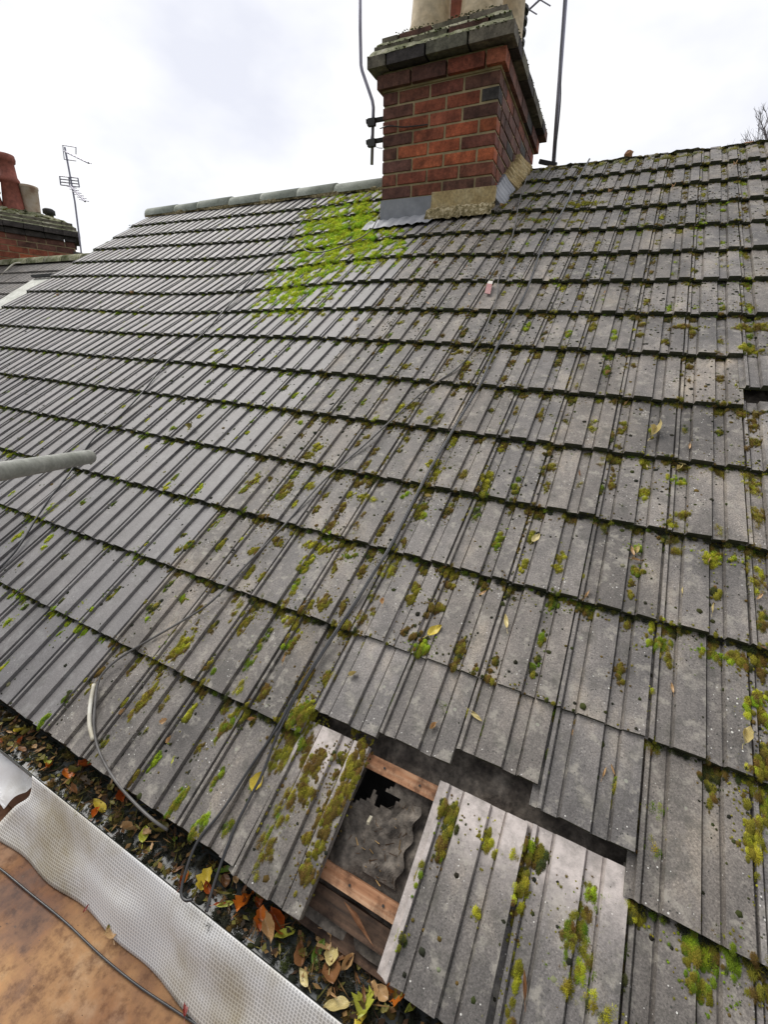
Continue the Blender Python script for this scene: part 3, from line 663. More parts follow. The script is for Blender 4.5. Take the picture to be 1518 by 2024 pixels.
RED = [(1.02, -.3), (1.0, .02), (.80, .44), (.92, .45), (.95, .52), (.78, .58), (.70, .84), (.84, .86), (.90, .93), (.84, 1), (.62, 1), (.6, .6)]
npot(6, 50, 311, 408, .30, RED, 'pot_red'); npot(-38, 7, 352, 404, .30, RED, 'pot_red'); 
npot(47, 83, 371, 420, .30, [(.88, -.4), (.88, 0), (1.0, .88), (1.06, .9), (1.06, 1), (.85, 1), (.8, 0)], 'pot_pale')
npot(86, 110, 414, 428, .45, [(.7, -2), (.7, .2), (1.05, .25), (1.05, .8), (.7, 1), (.01, 1.1)], 'dark', 'flue_cowl')
# its aerials
ta = thing('television_aerial', 'tall thin mast with two yagi aerials beside the distant chimney', 'aerial')
ym = .10
def hm(x, y, dy=0): return hit(x, y, 1, ym+dy)
q = MB(); q.tube([hm(161, 503), hm(148, 400), hm(137, 340), hm(128, 292)], .012, 8); q.build('mast', MT['pole'], ta)
q = MB(); q.beam(hm(147, 500), hm(163, 503), .03, .03); q.build('bracket', MT['dark'], ta)
def yagi(x0, y0, x1, y1, ang, ne, elen, refl):
    g = thing('x', None, None) if False else None
    q = MB(); a, b_ = hm(x0, y0), hm(x1, y1, -.12); q.tube([a, b_], .012, 6); q.build('boom', MT['pole'], ta)
    for i in range(ne):
        t_ = (i+.6)/ne; c_ = a*(1-t_)+b_*t_; d_ = hm(x0+ang[0], y0+ang[1])-hm(x0, y0); d_ = d_/np.linalg.norm(d_)*elen
        q = MB(); q.tube([c_-d_, c_+d_], .006, 5); q.build('element', MT['pole'], ta)
yagi(139, 368, 168, 399, (10, 2), 6, .10, 0)
yagi(128, 300, 175, 323, (9, 3), 7, .085, 0)
q = MB()
for (x0, y0, x1, y1) in ((124, 288, 150, 292), (150, 292, 150, 306), (124, 288, 127, 316), (127, 316, 150, 319)): q.tube([hm(x0, y0), hm(x1, y1)], .006, 5)
q.build('reflector', MT['pole'], ta)
q = MB()
for i in range(4): q.tube([hm(118+i*.7, 349+i*5.8), hm(154+i*.7, 353+i*5.8)], .008, 5)
for (x0, y0, x1, y1) in ((118, 349, 120, 366), (136, 351, 138, 369), (154, 353, 157, 371)): q.tube([hm(x0, y0), hm(x1, y1)], .009, 5)
q.build('reflector', MT['pole'], ta)

# ------------------------------------------------------------------ tree tips beyond the ridge, far right
tr = thing('bare_tree', 'bare twiggy tree top beyond the ridge at upper right', 'tree', (0, 0, 0))
tx = hit(1522, 276, 1, 14.0)
q = MB(); q.tube([(tx[0], 14, GZ-.1), (tx[0]+.05, 14.05, -3), (tx[0]-.1, 14, tx[2]-1.2), (tx[0], 14, tx[2]+.4)], [.16, .12, .06, .02], 8); q.build('trunk', MT['bark'], tr)
q = MB(); rnd = random.Random(3)
def twig(p, d, ln_, r, lv):
    e_ = p + d*ln_; q.tube([p, p+d*ln_*.5+Vector((rnd.uniform(-1, 1), rnd.uniform(-1, 1), 0))*ln_*.06, e_], [r, r*.8, r*.55], 4, False)
    if lv == 0: return
    for _ in range(4):
        t_ = rnd.uniform(.35, 1); nd = (d + Vector((rnd.uniform(-1, 1), rnd.uniform(-1, 1), rnd.uniform(-.3, .8)))*.75).normalized(); twig(p+d*ln_*t_, nd, ln_*rnd.uniform(.45, .7), r*.55, lv-1)
for i in range(15):
    a = rnd.uniform(0, 6.28); twig(Vector((tx[0], 14, tx[2]-1.8+i*.14)), Vector((math.cos(a)*.55, math.sin(a)*.55, .85)).normalized(), rnd.uniform(.8, 1.25)*(1-i*.03), .020, 3)
q.build('crown', MT['bark'], tr)

# ------------------------------------------------------------------ gutter, debris, sheeting, board, tube
GY0, GY1 = -3.772, -3.872
GX0, GX1 = -4.2, 1.8
gt = thing('gutter', 'black half round gutter choked with leaves under the tile edge', 'gutter')
vs = []; fs = []; S = 10; prof = []
for j in range(S+1):
    a = math.pi*j/S; prof.append(((GY0+GY1)/2 + .050*math.cos(a), -2.712 - .055*math.sin(a)))
prof += [(prof[-1][0]-.004, prof[-1][1]+.002)] + [((GY0+GY1)/2 + .053*math.cos(math.pi*j/S), -2.714 - .058*math.sin(math.pi*j/S)) for j in range(S, -1, -1)]
for x in (GX0, GX1): vs += [(x, y, z) for y, z in prof]
n_ = len(prof); fs = [(j, j+1, n_+j+1, n_+j) for j in range(n_-1)]
obj('trough', vs, fs, MT['gutter'], gt, True)
for x, yy in ((-2.3, 0), (.7, 0)):
    q = MB(); q.box(x-.012, x+.012, GY1-.008, GY1+.012, -2.735, -2.705); q.build('gutter_clip', MT['galv'], gt)
tag(obj('water', [(GX0, GY1+.004, -2.722), (GX1, GY1+.004, -2.722), (GX1, GY0-.003, -2.722), (GX0, GY0-.003, -2.722)], [(0, 1, 2, 3)], MT['water']), kind='structure')

# reinforced sheeting draped from gutter lip down to the board
BZ = -2.925
sx0 = -1.335; sx1 = .9; nu, nv_ = 150, 22; vs = []; fs = []; uvs = []
for i in range(nv_+1):
    t_ = i/nv_
    for j in range(nu+1):
        s_ = j/nu; x = sx0 + (sx1-sx0)*s_ + (-.085*t_+.03*math.sin(t_*5))*(1-s_)**9
        wob = math.sin(x*7+t_*3)*.006 + math.sin(x*17-t_*5+1)*.005 + math.sin(x*3.1+2)*.008
        y = GY1-.004 - .082*t_ - wob*.55*math.sin(t_*math.pi*.9) + (.012*math.sin(x*5.3)+.006*math.sin(x*23))*t_*t_*.7
        z = -2.7085 + (BZ+.006+2.7085)*(t_**1.15) + (.007*math.sin(x*11+t_*7.5)+.006*math.sin(x*4.5-t_*9)+.004*math.sin(x*31+t_*4))*math.sin(t_*math.pi)
        vs.append((x, y, max(z, BZ+.004))); uvs.append((x/.0078, t_*.215/.0078))
for i in range(nv_):
    for j in range(nu): a = i*(nu+1)+j; fs.append((a, a+nu+1, a+nu+2, a+1))
o = obj('scaffold_sheeting', vs, fs, MT['sheet'], None, True); uvl = o.data.uv_layers.new(name='UVMap')
for lp in o.data.loops: uvl.data[lp.index].uv = uvs[lp.vertex_index]
so = o.modifiers.new('thickness', 'SOLIDIFY'); so.thickness = .0012
tag(o, 'white grid reinforced sheeting draped between gutter and brown board', 'sheeting')
# the board under it
q = MB(); q.box(-3.6, 1.8, -4.62, -3.895, BZ-.02, BZ)
bd = tag(q.build('scaffold_board', MT['board']), 'wet orange brown stained board at lower left', 'board')
bv = bd.modifiers.new('edge', 'BEVEL'); bv.width = .003; bv.segments = 2
for y in (-4.9, -5.2):
    q = MB(); q.box(-3.6, 1.8, y-.135, y+.135, BZ-.04, BZ-.004); tag(q.build('scaffold_board', MT['old_wood']), 'plain scaffold plank behind the stained board', 'board', 'scaffold planks')
ln_ = [hit(x, y, 2, BZ+.006) for x, y in ((-60, 1675), (0, 1716), (60, 1765), (130, 1822), (200, 1888), (270, 1945), (340, 1992), (400, 2032), (470, 2090))]
q = MB(); q.tube(smooth_line(ln_), .0027, 8); tag(q.build('cable', MT['rubber'], None, True), 'thin black cable lying across the orange brown board', 'cable')
# crumpled white plastic at the left edge, and the tube end above it
vs = []; fs = []; n_ = 16
cx = [hit(-70, 1500, 2, -2.80), hit(44, 1472, 2, -2.74), hit(80, 1530, 2, -2.77), hit(24, 1602, 2, -2.85), hit(-90, 1600, 2, -2.86)]
P00, P10, P11, P01 = hit(-80, 1490, 2, -2.80), hit(46, 1474, 2, -2.745), hit(74, 1548, 2, -2.80), hit(8, 1600, 2, -2.86)
for i in range(n_+1):
    for j in range(n_+1):
        a, b_ = j/n_, i/n_; p = (P00*(1-a)+P10*a)*(1-b_) + (P01*(1-a)+P11*a)*b_
        vs.append((p[0], p[1], p[2] + .010*abs(math.sin(a*5+b_*3)) + .006*math.sin(b_*9-a*4)))
for i in range(n_):
    for j in range(n_): a = i*(n_+1)+j; fs.append((a, a+n_+1, a+n_+2, a+1))
o = obj('plastic_scrap', vs, fs, MT['paper'], None, False); so = o.modifiers.new('thickness', 'SOLIDIFY'); so.thickness = .001
tag(o, 'crumpled white plastic scrap at left edge beside the sheeting', 'plastic scrap')
def hollow_tube(a, b_, r, name, label, cat):
    a, b_ = Vector(a), Vector(b_); d = (b_-a).normalized(); x = d.cross(Vector((0, 0, 1))).normalized(); y = d.cross(x); S = 24; vs = []; fs = []
    for p, rr in ((a, r), (b_, r), (b_, r-.004), (b_-d*.25, r-.004)):
        for j in range(S): an = 2*math.pi*j/S; vs.append(p + (x*math.cos(an)+y*math.sin(an))*rr)
    for i in range(3):
        for j in range(S): fs.append((i*S+j, i*S+(j+1) % S, (i+1)*S+(j+1) % S, (i+1)*S+j))
    fs.append(tuple(range(S))); fs.append(tuple(range(4*S-1, 3*S-1, -1)))
    return tag(obj(name, vs, fs, MT['galv'], None, True), label, cat)
def atdepth(px, py, dd): return CAM_P + ray(px, py)*dd
e1, e2 = atdepth(176, 903, 1.52), atdepth(0, 932, 1.10); dirn = (e2-e1)
hollow_tube(e1+dirn*2.2, e1, .0242, 'scaffold_tube', 'galvanised scaffold tube jutting in from the left over the roof', 'scaffold tube')
e1, e2 = hit(14, 1466, 2, -2.74), hit(-60, 1455, 2, -2.76)
hollow_tube(e2+(e2-e1)*2, e1, .016, 'scaffold_tube', 'short grey tube end above the white plastic scrap', 'scaffold tube')
q = MB(); a, b_ = at(-6, 1368, .0), at(52, 1418, .0); q.beam(a - NRM*.012, b_ - NRM*.012, .006, .022, NRM); tag(q.build('metal_strip', MT['galv']), 'pale metal strip along the tile edge at far left', 'metal strip')

# ------------------------------------------------------------------ cables on the roof
def cable(label, pts, r, m_, n_=.030, extra=None):
    P = [at(x, y, n_ if len(q_) == 0 else q_[0]) for x, y, *q_ in pts]
    q = MB(); q.tube(smooth_line(P), r, 8); return tag(q.build('cable', MT[m_], None, True), label, 'cable')
cable('thin dark cable running down the left roof past the scaffold tube', [(602, 428), (575, 455), (545, 492), (515, 518), (470, 572), (410, 645), (370, 682), (330, 712), (275, 782), (215, 842), (180, 872), (135, 938), (98, 985), (70, 1027), (30, 1090), (-20, 1140)], .0045, 'rubber')
cable('pale cable loop lying in the bright moss left of the chimney', [(752, 425), (735, 462), (705, 483), (672, 494), (640, 501), (612, 498), (599, 488), (604, 478)], .004, 'grey_cable', .06)
cb = cable('grey cable curving left across the roof down into the gutter', [(1042, 352, .05), (1028, 400), (1019, 450), (1008, 495), (997, 530), (985, 560), (982, 590), (968, 630), (945, 680), (905, 727), (840, 772), (780, 825), (720, 880), (640, 950), (560, 1040), (485, 1118), (420, 1187), (365, 1224), (310, 1256), (255, 1288), (218, 1315), (195, 1345), (188, 1390), (186, 1440), (198, 1490), (230, 1545), (270, 1590), (305, 1622), (332, 1640, .01)], .0038, 'grey_cable')
q = MB(); q.tube(smooth_line([at(x, y, .031) for x, y in ((186, 1352), (179, 1390), (177, 1430), (184, 1462))]), .0062, 8); q.build('white_sleeve', MT['white_pvc'], cb, True)
cpts = [(1165, 315, .08), (1140, 362), (1113, 420), (1092, 455), (1068, 500), (1052, 545), (1040, 577), (1020, 615), (1000, 652), (972, 705), (950, 757), (905, 832), (870, 892), (845, 935), (820, 982), (770, 1080), (735, 1135), (700, 1192), (640, 1282), (590, 1362)]
cable('black cable of a pair falling from the ridge, looping up at the gutter', cpts + [(546, 1440), (500, 1508), (440, 1600), (392, 1660), (368, 1718), (358, 1762), (366, 1778), (380, 1777)], .0036, 'rubber', .032)
cable('black cable of a pair falling from the ridge, ending straight at the gutter', [(x+2.2*max(.5, min(1.6, y/900)), y+.5, *z) for x, y, *z in cpts] + [(548, 1452), (520, 1525), (492, 1580), (462, 1640), (432, 1720), (416, 1770), (408, 1802)], .0036, 'rubber', .030)
tg = thing('paper_tag', 'small pink and white tag on a tile beside the grey cable', 'tag')
def quad(pp, n_, th): P = [at(x, y, n_) for x, y in pp]; return P + [p - NRM*th for p in P]
q = MB(); q.add(quad([(963, 565), (973, 566), (969, 585), (958, 583)], .034, .003), [(0, 3, 2, 1), (0, 1, 5, 4), (1, 2, 6, 5), (2, 3, 7, 6), (3, 0, 4, 7)]); q.build('pink_end', MT['tag_pink'], tg)
q = MB(); q.add(quad([(966, 560), (974.5, 561), (973, 566), (963, 565)], .034, .003), [(0, 3, 2, 1), (0, 1, 5, 4), (1, 2, 6, 5), (2, 3, 7, 6), (3, 0, 4, 7)]); q.build('white_end', MT['tag_white'], tg)

# ------------------------------------------------------------------ moss
def ico(sub):
    bm = bmesh.new(); bmesh.ops.create_icosphere(bm, subdivisions=sub, radius=1); v = np.array([x.co[:] for x in bm.verts]); f = np.array([[y.index for y in x.verts] for x in bm.faces]); bm.free(); return v, f
def cushion(seed, ntuft, sub, ln):
    r_ = np.random.default_rng(seed); v, f = ico(sub)
    keep = (v[f].mean(1)[:, 2] > -.25); f = f[keep]
    dis = 1 + .22*np.sin(v[:, 0]*5+seed)*np.cos(v[:, 1]*6+seed*2) + r_.normal(0, .07, len(v)); v = v*dis[:, None]*np.array([.86, .86, .52])
    tip = np.clip(.9 + r_.normal(0, .12, len(v)), .5, 1.3); V = [v]; F = [f]; Tn = [tip]; b0 = len(v)
    for _ in range(ntuft):
        d = r_.normal(0, 1, 3); d[2] = abs(d[2])*.9+.1; d /= np.linalg.norm(d); p = d*np.array([1, 1, .62])*.95
        d2 = d + r_.normal(0, .35, 3); d2 /= np.linalg.norm(d2); s_ = np.cross(d2, r_.normal(0, 1, 3)); s_ /= np.linalg.norm(s_); t_ = np.cross(d2, s_)
        wd = r_.uniform(.05, .10); l_ = ln*r_.uniform(.6, 1.4)
        V.append(np.array([p+s_*wd, p-s_*wd*.5+t_*wd*.87, p-s_*wd*.5-t_*wd*.87, p+d2*l_])); F.append(np.array([[0, 1, 3], [1, 2, 3], [2, 0, 3]])+b0); b0 += 4
        Tn.append(np.array([.8, .8, .8, 2.1*r_.uniform(.7, 1.3)]))
    return np.concatenate(V), np.concatenate(F), np.concatenate(Tn)
PROTO = {'near': [cushion(i, 170, 2, .5) for i in range(5)], 'mid': [cushion(10+i, 90, 1, .75) for i in range(5)], 'far': [cushion(20+i, 30, 1, .6) for i in range(5)], 'dot': [cushion(30+i, 0, 1, .1) for i in range(4)]}
class Soup:
    def __init__(s): s.v = []; s.f = []; s.c = []; s.n = 0
    def put(s, proto, u, c, r, col, hgt=1.0, stretch=1.0, sink=.15, nofs=0.0, base=None):
        v, f, t_ = proto; a = rng.uniform(0, 6.283); ca, sa = math.cos(a), math.sin(a)
        x = (v[:, 0]*ca - v[:, 1]*sa)*r; y = (v[:, 0]*sa + v[:, 1]*ca)*r*stretch; z = v[:, 2]*r*hgt
        n0 = float(surf(u, c)) if base is None else base
        P = W(u+x, -c*G+y, n0 - r*hgt*sink + z + nofs); s.raw(P, f, col, t_)
    def raw(s, P, f, col, t_):
        s.v.append(P); s.f.append(f+s.n); s.n += len(P)
        cc = np.ones((len(P), 4), np.float32); cc[:, :3] = np.clip(np.asarray(col)[None, :]*t_[:, None], 0, 1); s.c.append(cc)
    def build(s, name, material):
        v = np.concatenate(s.v).astype(np.float32); f = np.concatenate(s.f).astype(np.int32); c = np.concatenate(s.c)
        me = bpy.data.meshes.new(name); me.vertices.add(len(v)); me.vertices.foreach_set('co', v.ravel())
        me.loops.add(f.size); me.loops.foreach_set('vertex_index', f.ravel()); me.polygons.add(len(f))
        me.polygons.foreach_set('loop_start', np.arange(0, f.size, 3, dtype=np.int32)); me.update(calc_edges=True)
        a = me.attributes.new('col', 'FLOAT_COLOR', 'POINT'); a.data.foreach_set('color', c.ravel()); me.materials.append(material)
        return link(bpy.data.objects.new(name, me))
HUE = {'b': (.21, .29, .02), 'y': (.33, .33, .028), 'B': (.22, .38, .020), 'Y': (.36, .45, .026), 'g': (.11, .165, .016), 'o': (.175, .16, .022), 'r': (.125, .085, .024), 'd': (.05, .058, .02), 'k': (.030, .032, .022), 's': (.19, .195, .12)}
def hue(key):
    a = np.array(HUE[key]); return np.clip(a*rng.uniform(.75, 1.3)*rng.uniform(.92, 1.08, 3), 0, 1)
def lod(c, u): return 'near' if c > 11.5 and u > -1.9 else ('mid' if c > 7 else 'far')
moss = Soup(); bright = Soup(); lich = Soup()
def in_hole(u, c):
    k = u/TW
    return (c > 13.55 and -2.0 < k < -1.0 and c < 15.2) or (13.55 < c < 13.9 and -1.0 < k < 1.0) or (8.62 < c < 9.0 and 2 <= k < 3)
def nse(u, v, s): return .5 + .25*(math.sin(u*s*1.7+v*s*.9+1.3)+math.sin(v*s*2.1-u*s*1.1+.4)*.7+math.sin((u+v)*s*3.3)*.3)
def clump(S, u, c, ru, rv, mixk, dens=1.0, rmin=.0035, rmax=.008, hgt=.85):
    """an irregular pad of cushions, ru x rv metres"""
    if c < 8: rmin *= 1.35; rmax *= 1.35
    cnt = max(1, int(1.35*dens*math.pi*ru*rv/(.55*math.pi*((rmin+rmax)/2)**2)))
    for _ in range(cnt):
        a = rng.uniform(0, 6.283); q_ = math.sqrt(rng.uniform(0, 1))*(1.0 if rng.uniform() < .8 else 1.5); uu = u + math.cos(a)*q_*ru; cc = c + math.sin(a)*q_*rv/G
        if in_hole(uu, cc) or cc > 15.0 or cc < .05: continue
        if rng.uniform() < .75:                              # loose crumbs
            a2 = rng.uniform(0, 6.283); q2 = rng.uniform(.7, 2.2); u2 = u + math.cos(a2)*q2*ru; c2 = c + math.sin(a2)*q2*rv/G
            if not in_hole(u2, c2) and .05 < c2 < 15: S.put(PROTO['far' if rng.uniform() < .5 else 'dot'][rng.integers(4)], u2, c2, rng.uniform(.0016, .0036), hue(mixk[rng.integers(len(mixk))]), hgt=.9)
        if nse(uu*3+ru*90, cc*G*3, 17) < .16 + .25*q_: continue
        r_ = rng.uniform(rmin, rmax)*(1.1-.45*q_); S.put(PROTO[lod(cc, uu)][rng.integers(5)], uu, cc, r_, hue(mixk[rng.integers(len(mixk))]), hgt=hgt*rng.uniform(.7, 1.15), stretch=rng.uniform(1, 2.1))
# explicit pads seen in the photograph: pixel centre, half width (m across), half length (m up-slope), colour mix
PADS = [(590, 1420, .035, .05, 'oorog'), (610, 1410, .03, .03, 'ooy'), (560, 1470, .035, .07, 'oor'), (690, 1520, .028, .075, 'oorr'), (655, 1590, .026, .08, 'rror'), (610, 1500, .045, .035, 'rorr'),
        (600, 1560, .03, .04, 'orr'), (560, 1590, .025, .05, 'oor'), (530, 1640, .02, .05, 'oog'), (605, 1720, .02, .035, 'rro'), (520, 1700, .02, .045, 'oro'), (625, 1680, .012, .015, 'oo'),
        (400, 1620, .018, .022, 'bbg'), (385, 1640, .02, .02, 'god'), (350, 1580, .012, .045, 'oog'), (298, 1505, .008, .03, 'gb'), (445, 1430, .018, .055, 'ogro'), (280, 1375, .02, .075, 'orro'), (360, 1270, .03, .06, 'oyor'),
        (460, 1205, .014, .05, 'oor'), (300, 1200, .012, .02, 'od'), (292, 1217, .010, .013, 'yb'), (180, 1200, .010, .014, 'yb'), (470, 1360, .016, .03, 'oyo'), (405, 1310, .016, .03, 'oro'), (480, 1225, .02, .045, 'oro'),
        (570, 1225, .045, .025, 'ooryo'), (560, 1270, .016, .018, 'bg'), (680, 1240, .03, .022, 'oor'), (650, 1340, .022, .026, 'orr'), (715, 1220, .02, .025, 'orr'), (735, 1175, .016, .018, 'orr'), (640, 1190, .02, .03, 'oor'),
        (580, 1165, .018, .02, 'oo'), (520, 1140, .02, .02, 'or'), (620, 1075, .08, .018, 'oory'), (600, 1110, .02, .05, 'oyg'), (690, 1090, .025, .016, 'go'), (540, 1065, .035, .02, 'or'),
        (760, 1120, .035, .03, 'oory'), (830, 1280, .022, .03, 'bog'), (815, 1250, .035, .02, 'rdr'), (855, 1195, .022, .018, 'rro'), (820, 1165, .016, .02, 'oo'), (945, 1375, .038, .026, 'ordo'), (1045, 1400, .016, .016, 'bg'),
        (1210, 1565, .022, .040, 'gogd'), (1215, 1530, .018, .014, 'rr'), (1030, 1755, .014, .055, 'oyor'), (1018, 1925, .013, .03, 'oyo'), (1145, 1870, .030, .055, 'ogor'), (1150, 1930, .010, .028, 'yb'), (1125, 1960, .012, .014, 'yo'),
        (1165, 1770, .020, .010, 'bgb'), (1215, 1775, .006, .008, 'b'), (1245, 1795, .010, .008, 'yb'), (1395, 1890, .030, .035, 'bgog'), (1390, 1935, .022, .04, 'oog'), (1455, 1900, .012, .03, 'gb'), (1190, 2000, .03, .02, 'oyd'),
        (890, 1630, .018, .020, 'god'), (870, 1690, .006, .010, 'bo'), (1018, 1685, .008, .014, 'yo'), (1050, 1670, .006, .008, 'bo'), (795, 1865, .006, .015, 'od'), (1310, 1265, .035, .025, 'boog'), (1320, 1300, .016, .03, 'oor'),
        (1420, 1290, .04, .016, 'bgo'), (1475, 1300, .035, .02, 'ro'), (1505, 1140, .018, .05, 'yoro'), (1505, 1400, .03, .05, 'yobr'), (1505, 1560, .025, .07, 'oory'), (1500, 1650, .02, .05, 'ooy'), (1495, 950, .03, .05, 'ooyr'),
        (1500, 1010, .025, .03, 'oor'), (1340, 940, .03, .014, 'oyb'), (1350, 1010, .02, .02, 'oor'), (1335, 1030, .024, .02, 'ooy'), (1425, 1090, .04, .014, 'oby'), (1410, 1100, .018, .02, 'yo'), (1260, 1070, .016, .018, 'bg'), (1265, 1120, .016, .02, 'oog'),
        (1340, 1080, .018, .016, 'oor'), (1200, 915, .03, .012, 'oro'), (1080, 925, .018, .018, 'oro'), (960, 940, .022, .045, 'ooyo'), (950, 985, .014, .02, 'oo'), (860, 915, .035, .03, 'ooyo'), (840, 960, .022, .03, 'oor'), (830, 1000, .026, .045, 'orog'),
        (798, 970, .014, .014, 'bgb'), (835, 1015, .014, .014, 'bo'), (725, 980, .045, .018, 'ooyo'), (690, 970, .02, .014, 'oy'), (625, 880, .03, .03, 'oyo'), (610, 900, .02, .02, 'oo'), (740, 825, .018, .025, 'yob'), (720, 860, .02, .016, 'or'),
        (820, 800, .045, .030, 'oro'), (850, 830, .03, .03, 'odo'), (870, 815, .03, .02, 'od'), (905, 690, .06, .012, 'oor'), (920, 712, .02, .02, 'oy'), (800, 720, .03, .02, 'oor'), (770, 760, .02, .02, 'or'), (790, 635, .03, .02, 'oo'),
        (1150, 405, .16, .045, 'ooyo'), (1120, 440, .12, .025, 'ooo'), (1060, 440, .10, .03, 'oog'), (1050, 395, .06, .03, 'oog'), (1270, 445, .03, .03, 'og'), (1360, 640, .06, .016, 'oor'), (1490, 640, .08, .03, 'oor'), (1480, 690, .05, .03, 'oyo'), (1485, 760, .045, .03, 'ooy'),
        (1480, 600, .03, .03, 'oo'), (1440, 520, .06, .014, 'oyd'), (1370, 530, .03, .02, 'od'), (425, 690, .05, .02, 'ybb'), (440, 800, .012, .012, 'gb'), (590, 830, .012, .012, 'by'), (370, 845, .012, .012, 'yb'), (340, 845, .016, .012, 'bg'), (395, 955, .011, .014, 'yb'),
        (330, 960, .016, .022, 'yb'), (345, 940, .012, .02, 'go'), (410, 750, .01, .014, 'gb'), (390, 820, .02, .014, 'oy'), (285, 880, .011, .012, 'yb'), (240, 800, .014, .012, 'yb'), (170, 700, .012, .012, 'yo'), (90, 1060, .014, .02, 'yb'), (70, 1022, .012, .016, 'yb'),
        (30, 1055, .012, .03, 'yb'), (80, 1080, .012, .013, 'yb'), (160, 990, .014, .018, 'og'), (100, 1000, .016, .03, 'yb'), (20, 975, .02, .016, 'yb'), (40, 1110, .008, .02, 'go'), (40, 1195, .011, .012, 'gd'), (10, 1225, .010, .02, 'by'), (130, 1375, .014, .02, 'gd'), (85, 1425, .014, .02, 'bg'),
        (500, 945, .02, .045, 'oyor'), (480, 965, .02, .03, 'go'), (560, 965, .03, .06, 'oor'), (610, 955, .03, .03, 'oyo'), (320, 930, .016, .02, 'o'), (370, 1075, .014, .025, 'go'), (350, 1085, .012, .012, 'o'), (430, 1075, .02, .014, 'go'), (500, 1085, .02, .018, 'or')]
for (x, y, ru, rv, mk) in PADS:
    u, v = uv_at(x, y, .03); clump(moss, u, -v/G, ru, rv, mk, dens=.95)
# the bright carpet left of the chimney
POLY = [(640, 398), (700, 385), (752, 378), (752, 425), (790, 470), (812, 500), (770, 520), (735, 535), (690, 545), (662, 570), (640, 600), (600, 615), (545, 622), (505, 600), (520, 560), (545, 520), (580, 490), (590, 455), (610, 420)]
PU = np.array([uv_at(x, y, .03) for x, y in POLY])
def inside(u, v):
    n_ = len(PU); r_ = False; j = n_-1
    for i in range(n_):
        if ((PU[i, 1] > v) != (PU[j, 1] > v)) and (u < (PU[j, 0]-PU[i, 0])*(v-PU[i, 1])/(PU[j, 1]-PU[i, 1])+PU[i, 0]): r_ = not r_
        j = i
    return r_
PUP = np.array(POLY, float)
def edge_dist(px, py):
    d = 1e9
    for i in range(len(PUP)):
        a, b_ = PUP[i], PUP[(i+1) % len(PUP)]; t_ = np.clip(((px-a[0])*(b_[0]-a[0])+(py-a[1])*(b_[1]-a[1]))/((b_-a) @ (b_-a)), 0, 1); d = min(d, math.hypot(px-a[0]-t_*(b_[0]-a[0]), py-a[1]-t_*(b_[1]-a[1])))
    return d
MI = CAM_R.T
for _ in range(27000):
    u = rng.uniform(PU[:, 0].min()-.5, PU[:, 0].max()+.5); v = rng.uniform(PU[:, 1].min()-.4, min(-.03, PU[:, 1].max()+.1))
    P = W(u, v, .03) - CAM_P; q_ = MI @ P; px, py = 759+FPX*q_[0]/-q_[2], 1012-FPX*q_[1]/-q_[2]
    sd = edge_dist(px, py)*(1 if inside(u, v) else -1)
    if sd < -60: continue
    c = -v/G; fr = c - math.floor(c)
    if X0-.05 < u < X1+.1 and v > -.93: continue
    core = min(1, max(0, (sd+26)/70))                      # feathered outwards
    low = min(1, max(0, (c-2.6)/2.2))
    x = (u % TW); ch = .012 < x < .05 or .112 < x < .155
    p = core*((.95 if ch else .62)*(1-low) + (.85 if ch else .22)*low)
    p *= (1.25 if fr < .35 else .8)                         # thickest just below each tile edge
    p *= np.clip(.16 + 1.7*(nse(u, v, 13)-.16) + .7*(nse(u, v, 31)-.5), 0, 1.2)
    if rng.uniform() > p: continue
    bright.put(PROTO['far'][rng.integers(5)], u, c, rng.uniform(.008, .024)*(.7+.55*core), hue('BBYYYYBy'[rng.integers(8)] if core > .4 else 'BYyo'[rng.integers(4)]), hgt=rng.uniform(.7, 1.25), stretch=rng.uniform(.9, 1.5))
def mossiness(u, c):                                       # how mossy this part of the roof is (0..1)
    k = u/TW
    band = math.exp(-((k - (-2.2 - .18*(c-8)))/2.6)**2)*(.35+.65*math.exp(-((c-9.5)/5.5)**2))
    edge = math.exp(-((k-2.55)/.6)**2)*.9
    topr = math.exp(-((c-2.6)/2.0)**2)*(.55 if k > -6 else .12)
    lefth = .16 if k < PARTY else 0
    near_br = .5*math.exp(-((k+8)/3.2)**2-((c-4.5)/3)**2)
    return min(1, (.46 if k > PARTY else .14) + .80*band + edge + 1.25*topr + lefth*.4 + near_br)
# pads in the channels and under the lips
for r in range(1, 16):
    for k in range(-28, 5):
        for ch in (.031, .1315, .002):
            u = k*TW + ch; md = mossiness(u, r-.5); left = k < PARTY
            if left: mixk = 'ybg' if rng.uniform() < .55 else 'ogd'
            else: mixk = ['oor', 'oyo', 'odr', 'ror', 'gdo', 'rro', 'bgo'][rng.integers(7)]
            if rng.uniform() < (.95*(.42+md) if left else .75+md):                # just under the lip of the course above
                c = r-1+rng.uniform(.02, .08)
                if r > 1: clump(moss, u+rng.normal(0, .006), c, rng.uniform(.010, .026 if left else .034), rng.uniform(.006, .020)*(.9+md), mixk if left or rng.uniform() < .35 else 'orrod', .9)
            for _q in range(2):
              if rng.uniform() < md*.9:
                c = r-rng.uniform(.1, .9); clump(moss, u, c, rng.uniform(.008, .016) if ch > .01 else .005, rng.uniform(.008, .035)*(.5+md), mixk, .8)
            if ch < .01 and rng.uniform() < (.45 if not left else .3):   # specks of moss in the joints
                for _ in range(rng.integers(2, 9)):
                    c = r-rng.uniform(.02, .95); moss.put(PROTO['dot'][rng.integers(4)], u, c, rng.uniform(.003, .006), hue('dok'[rng.integers(3)]))
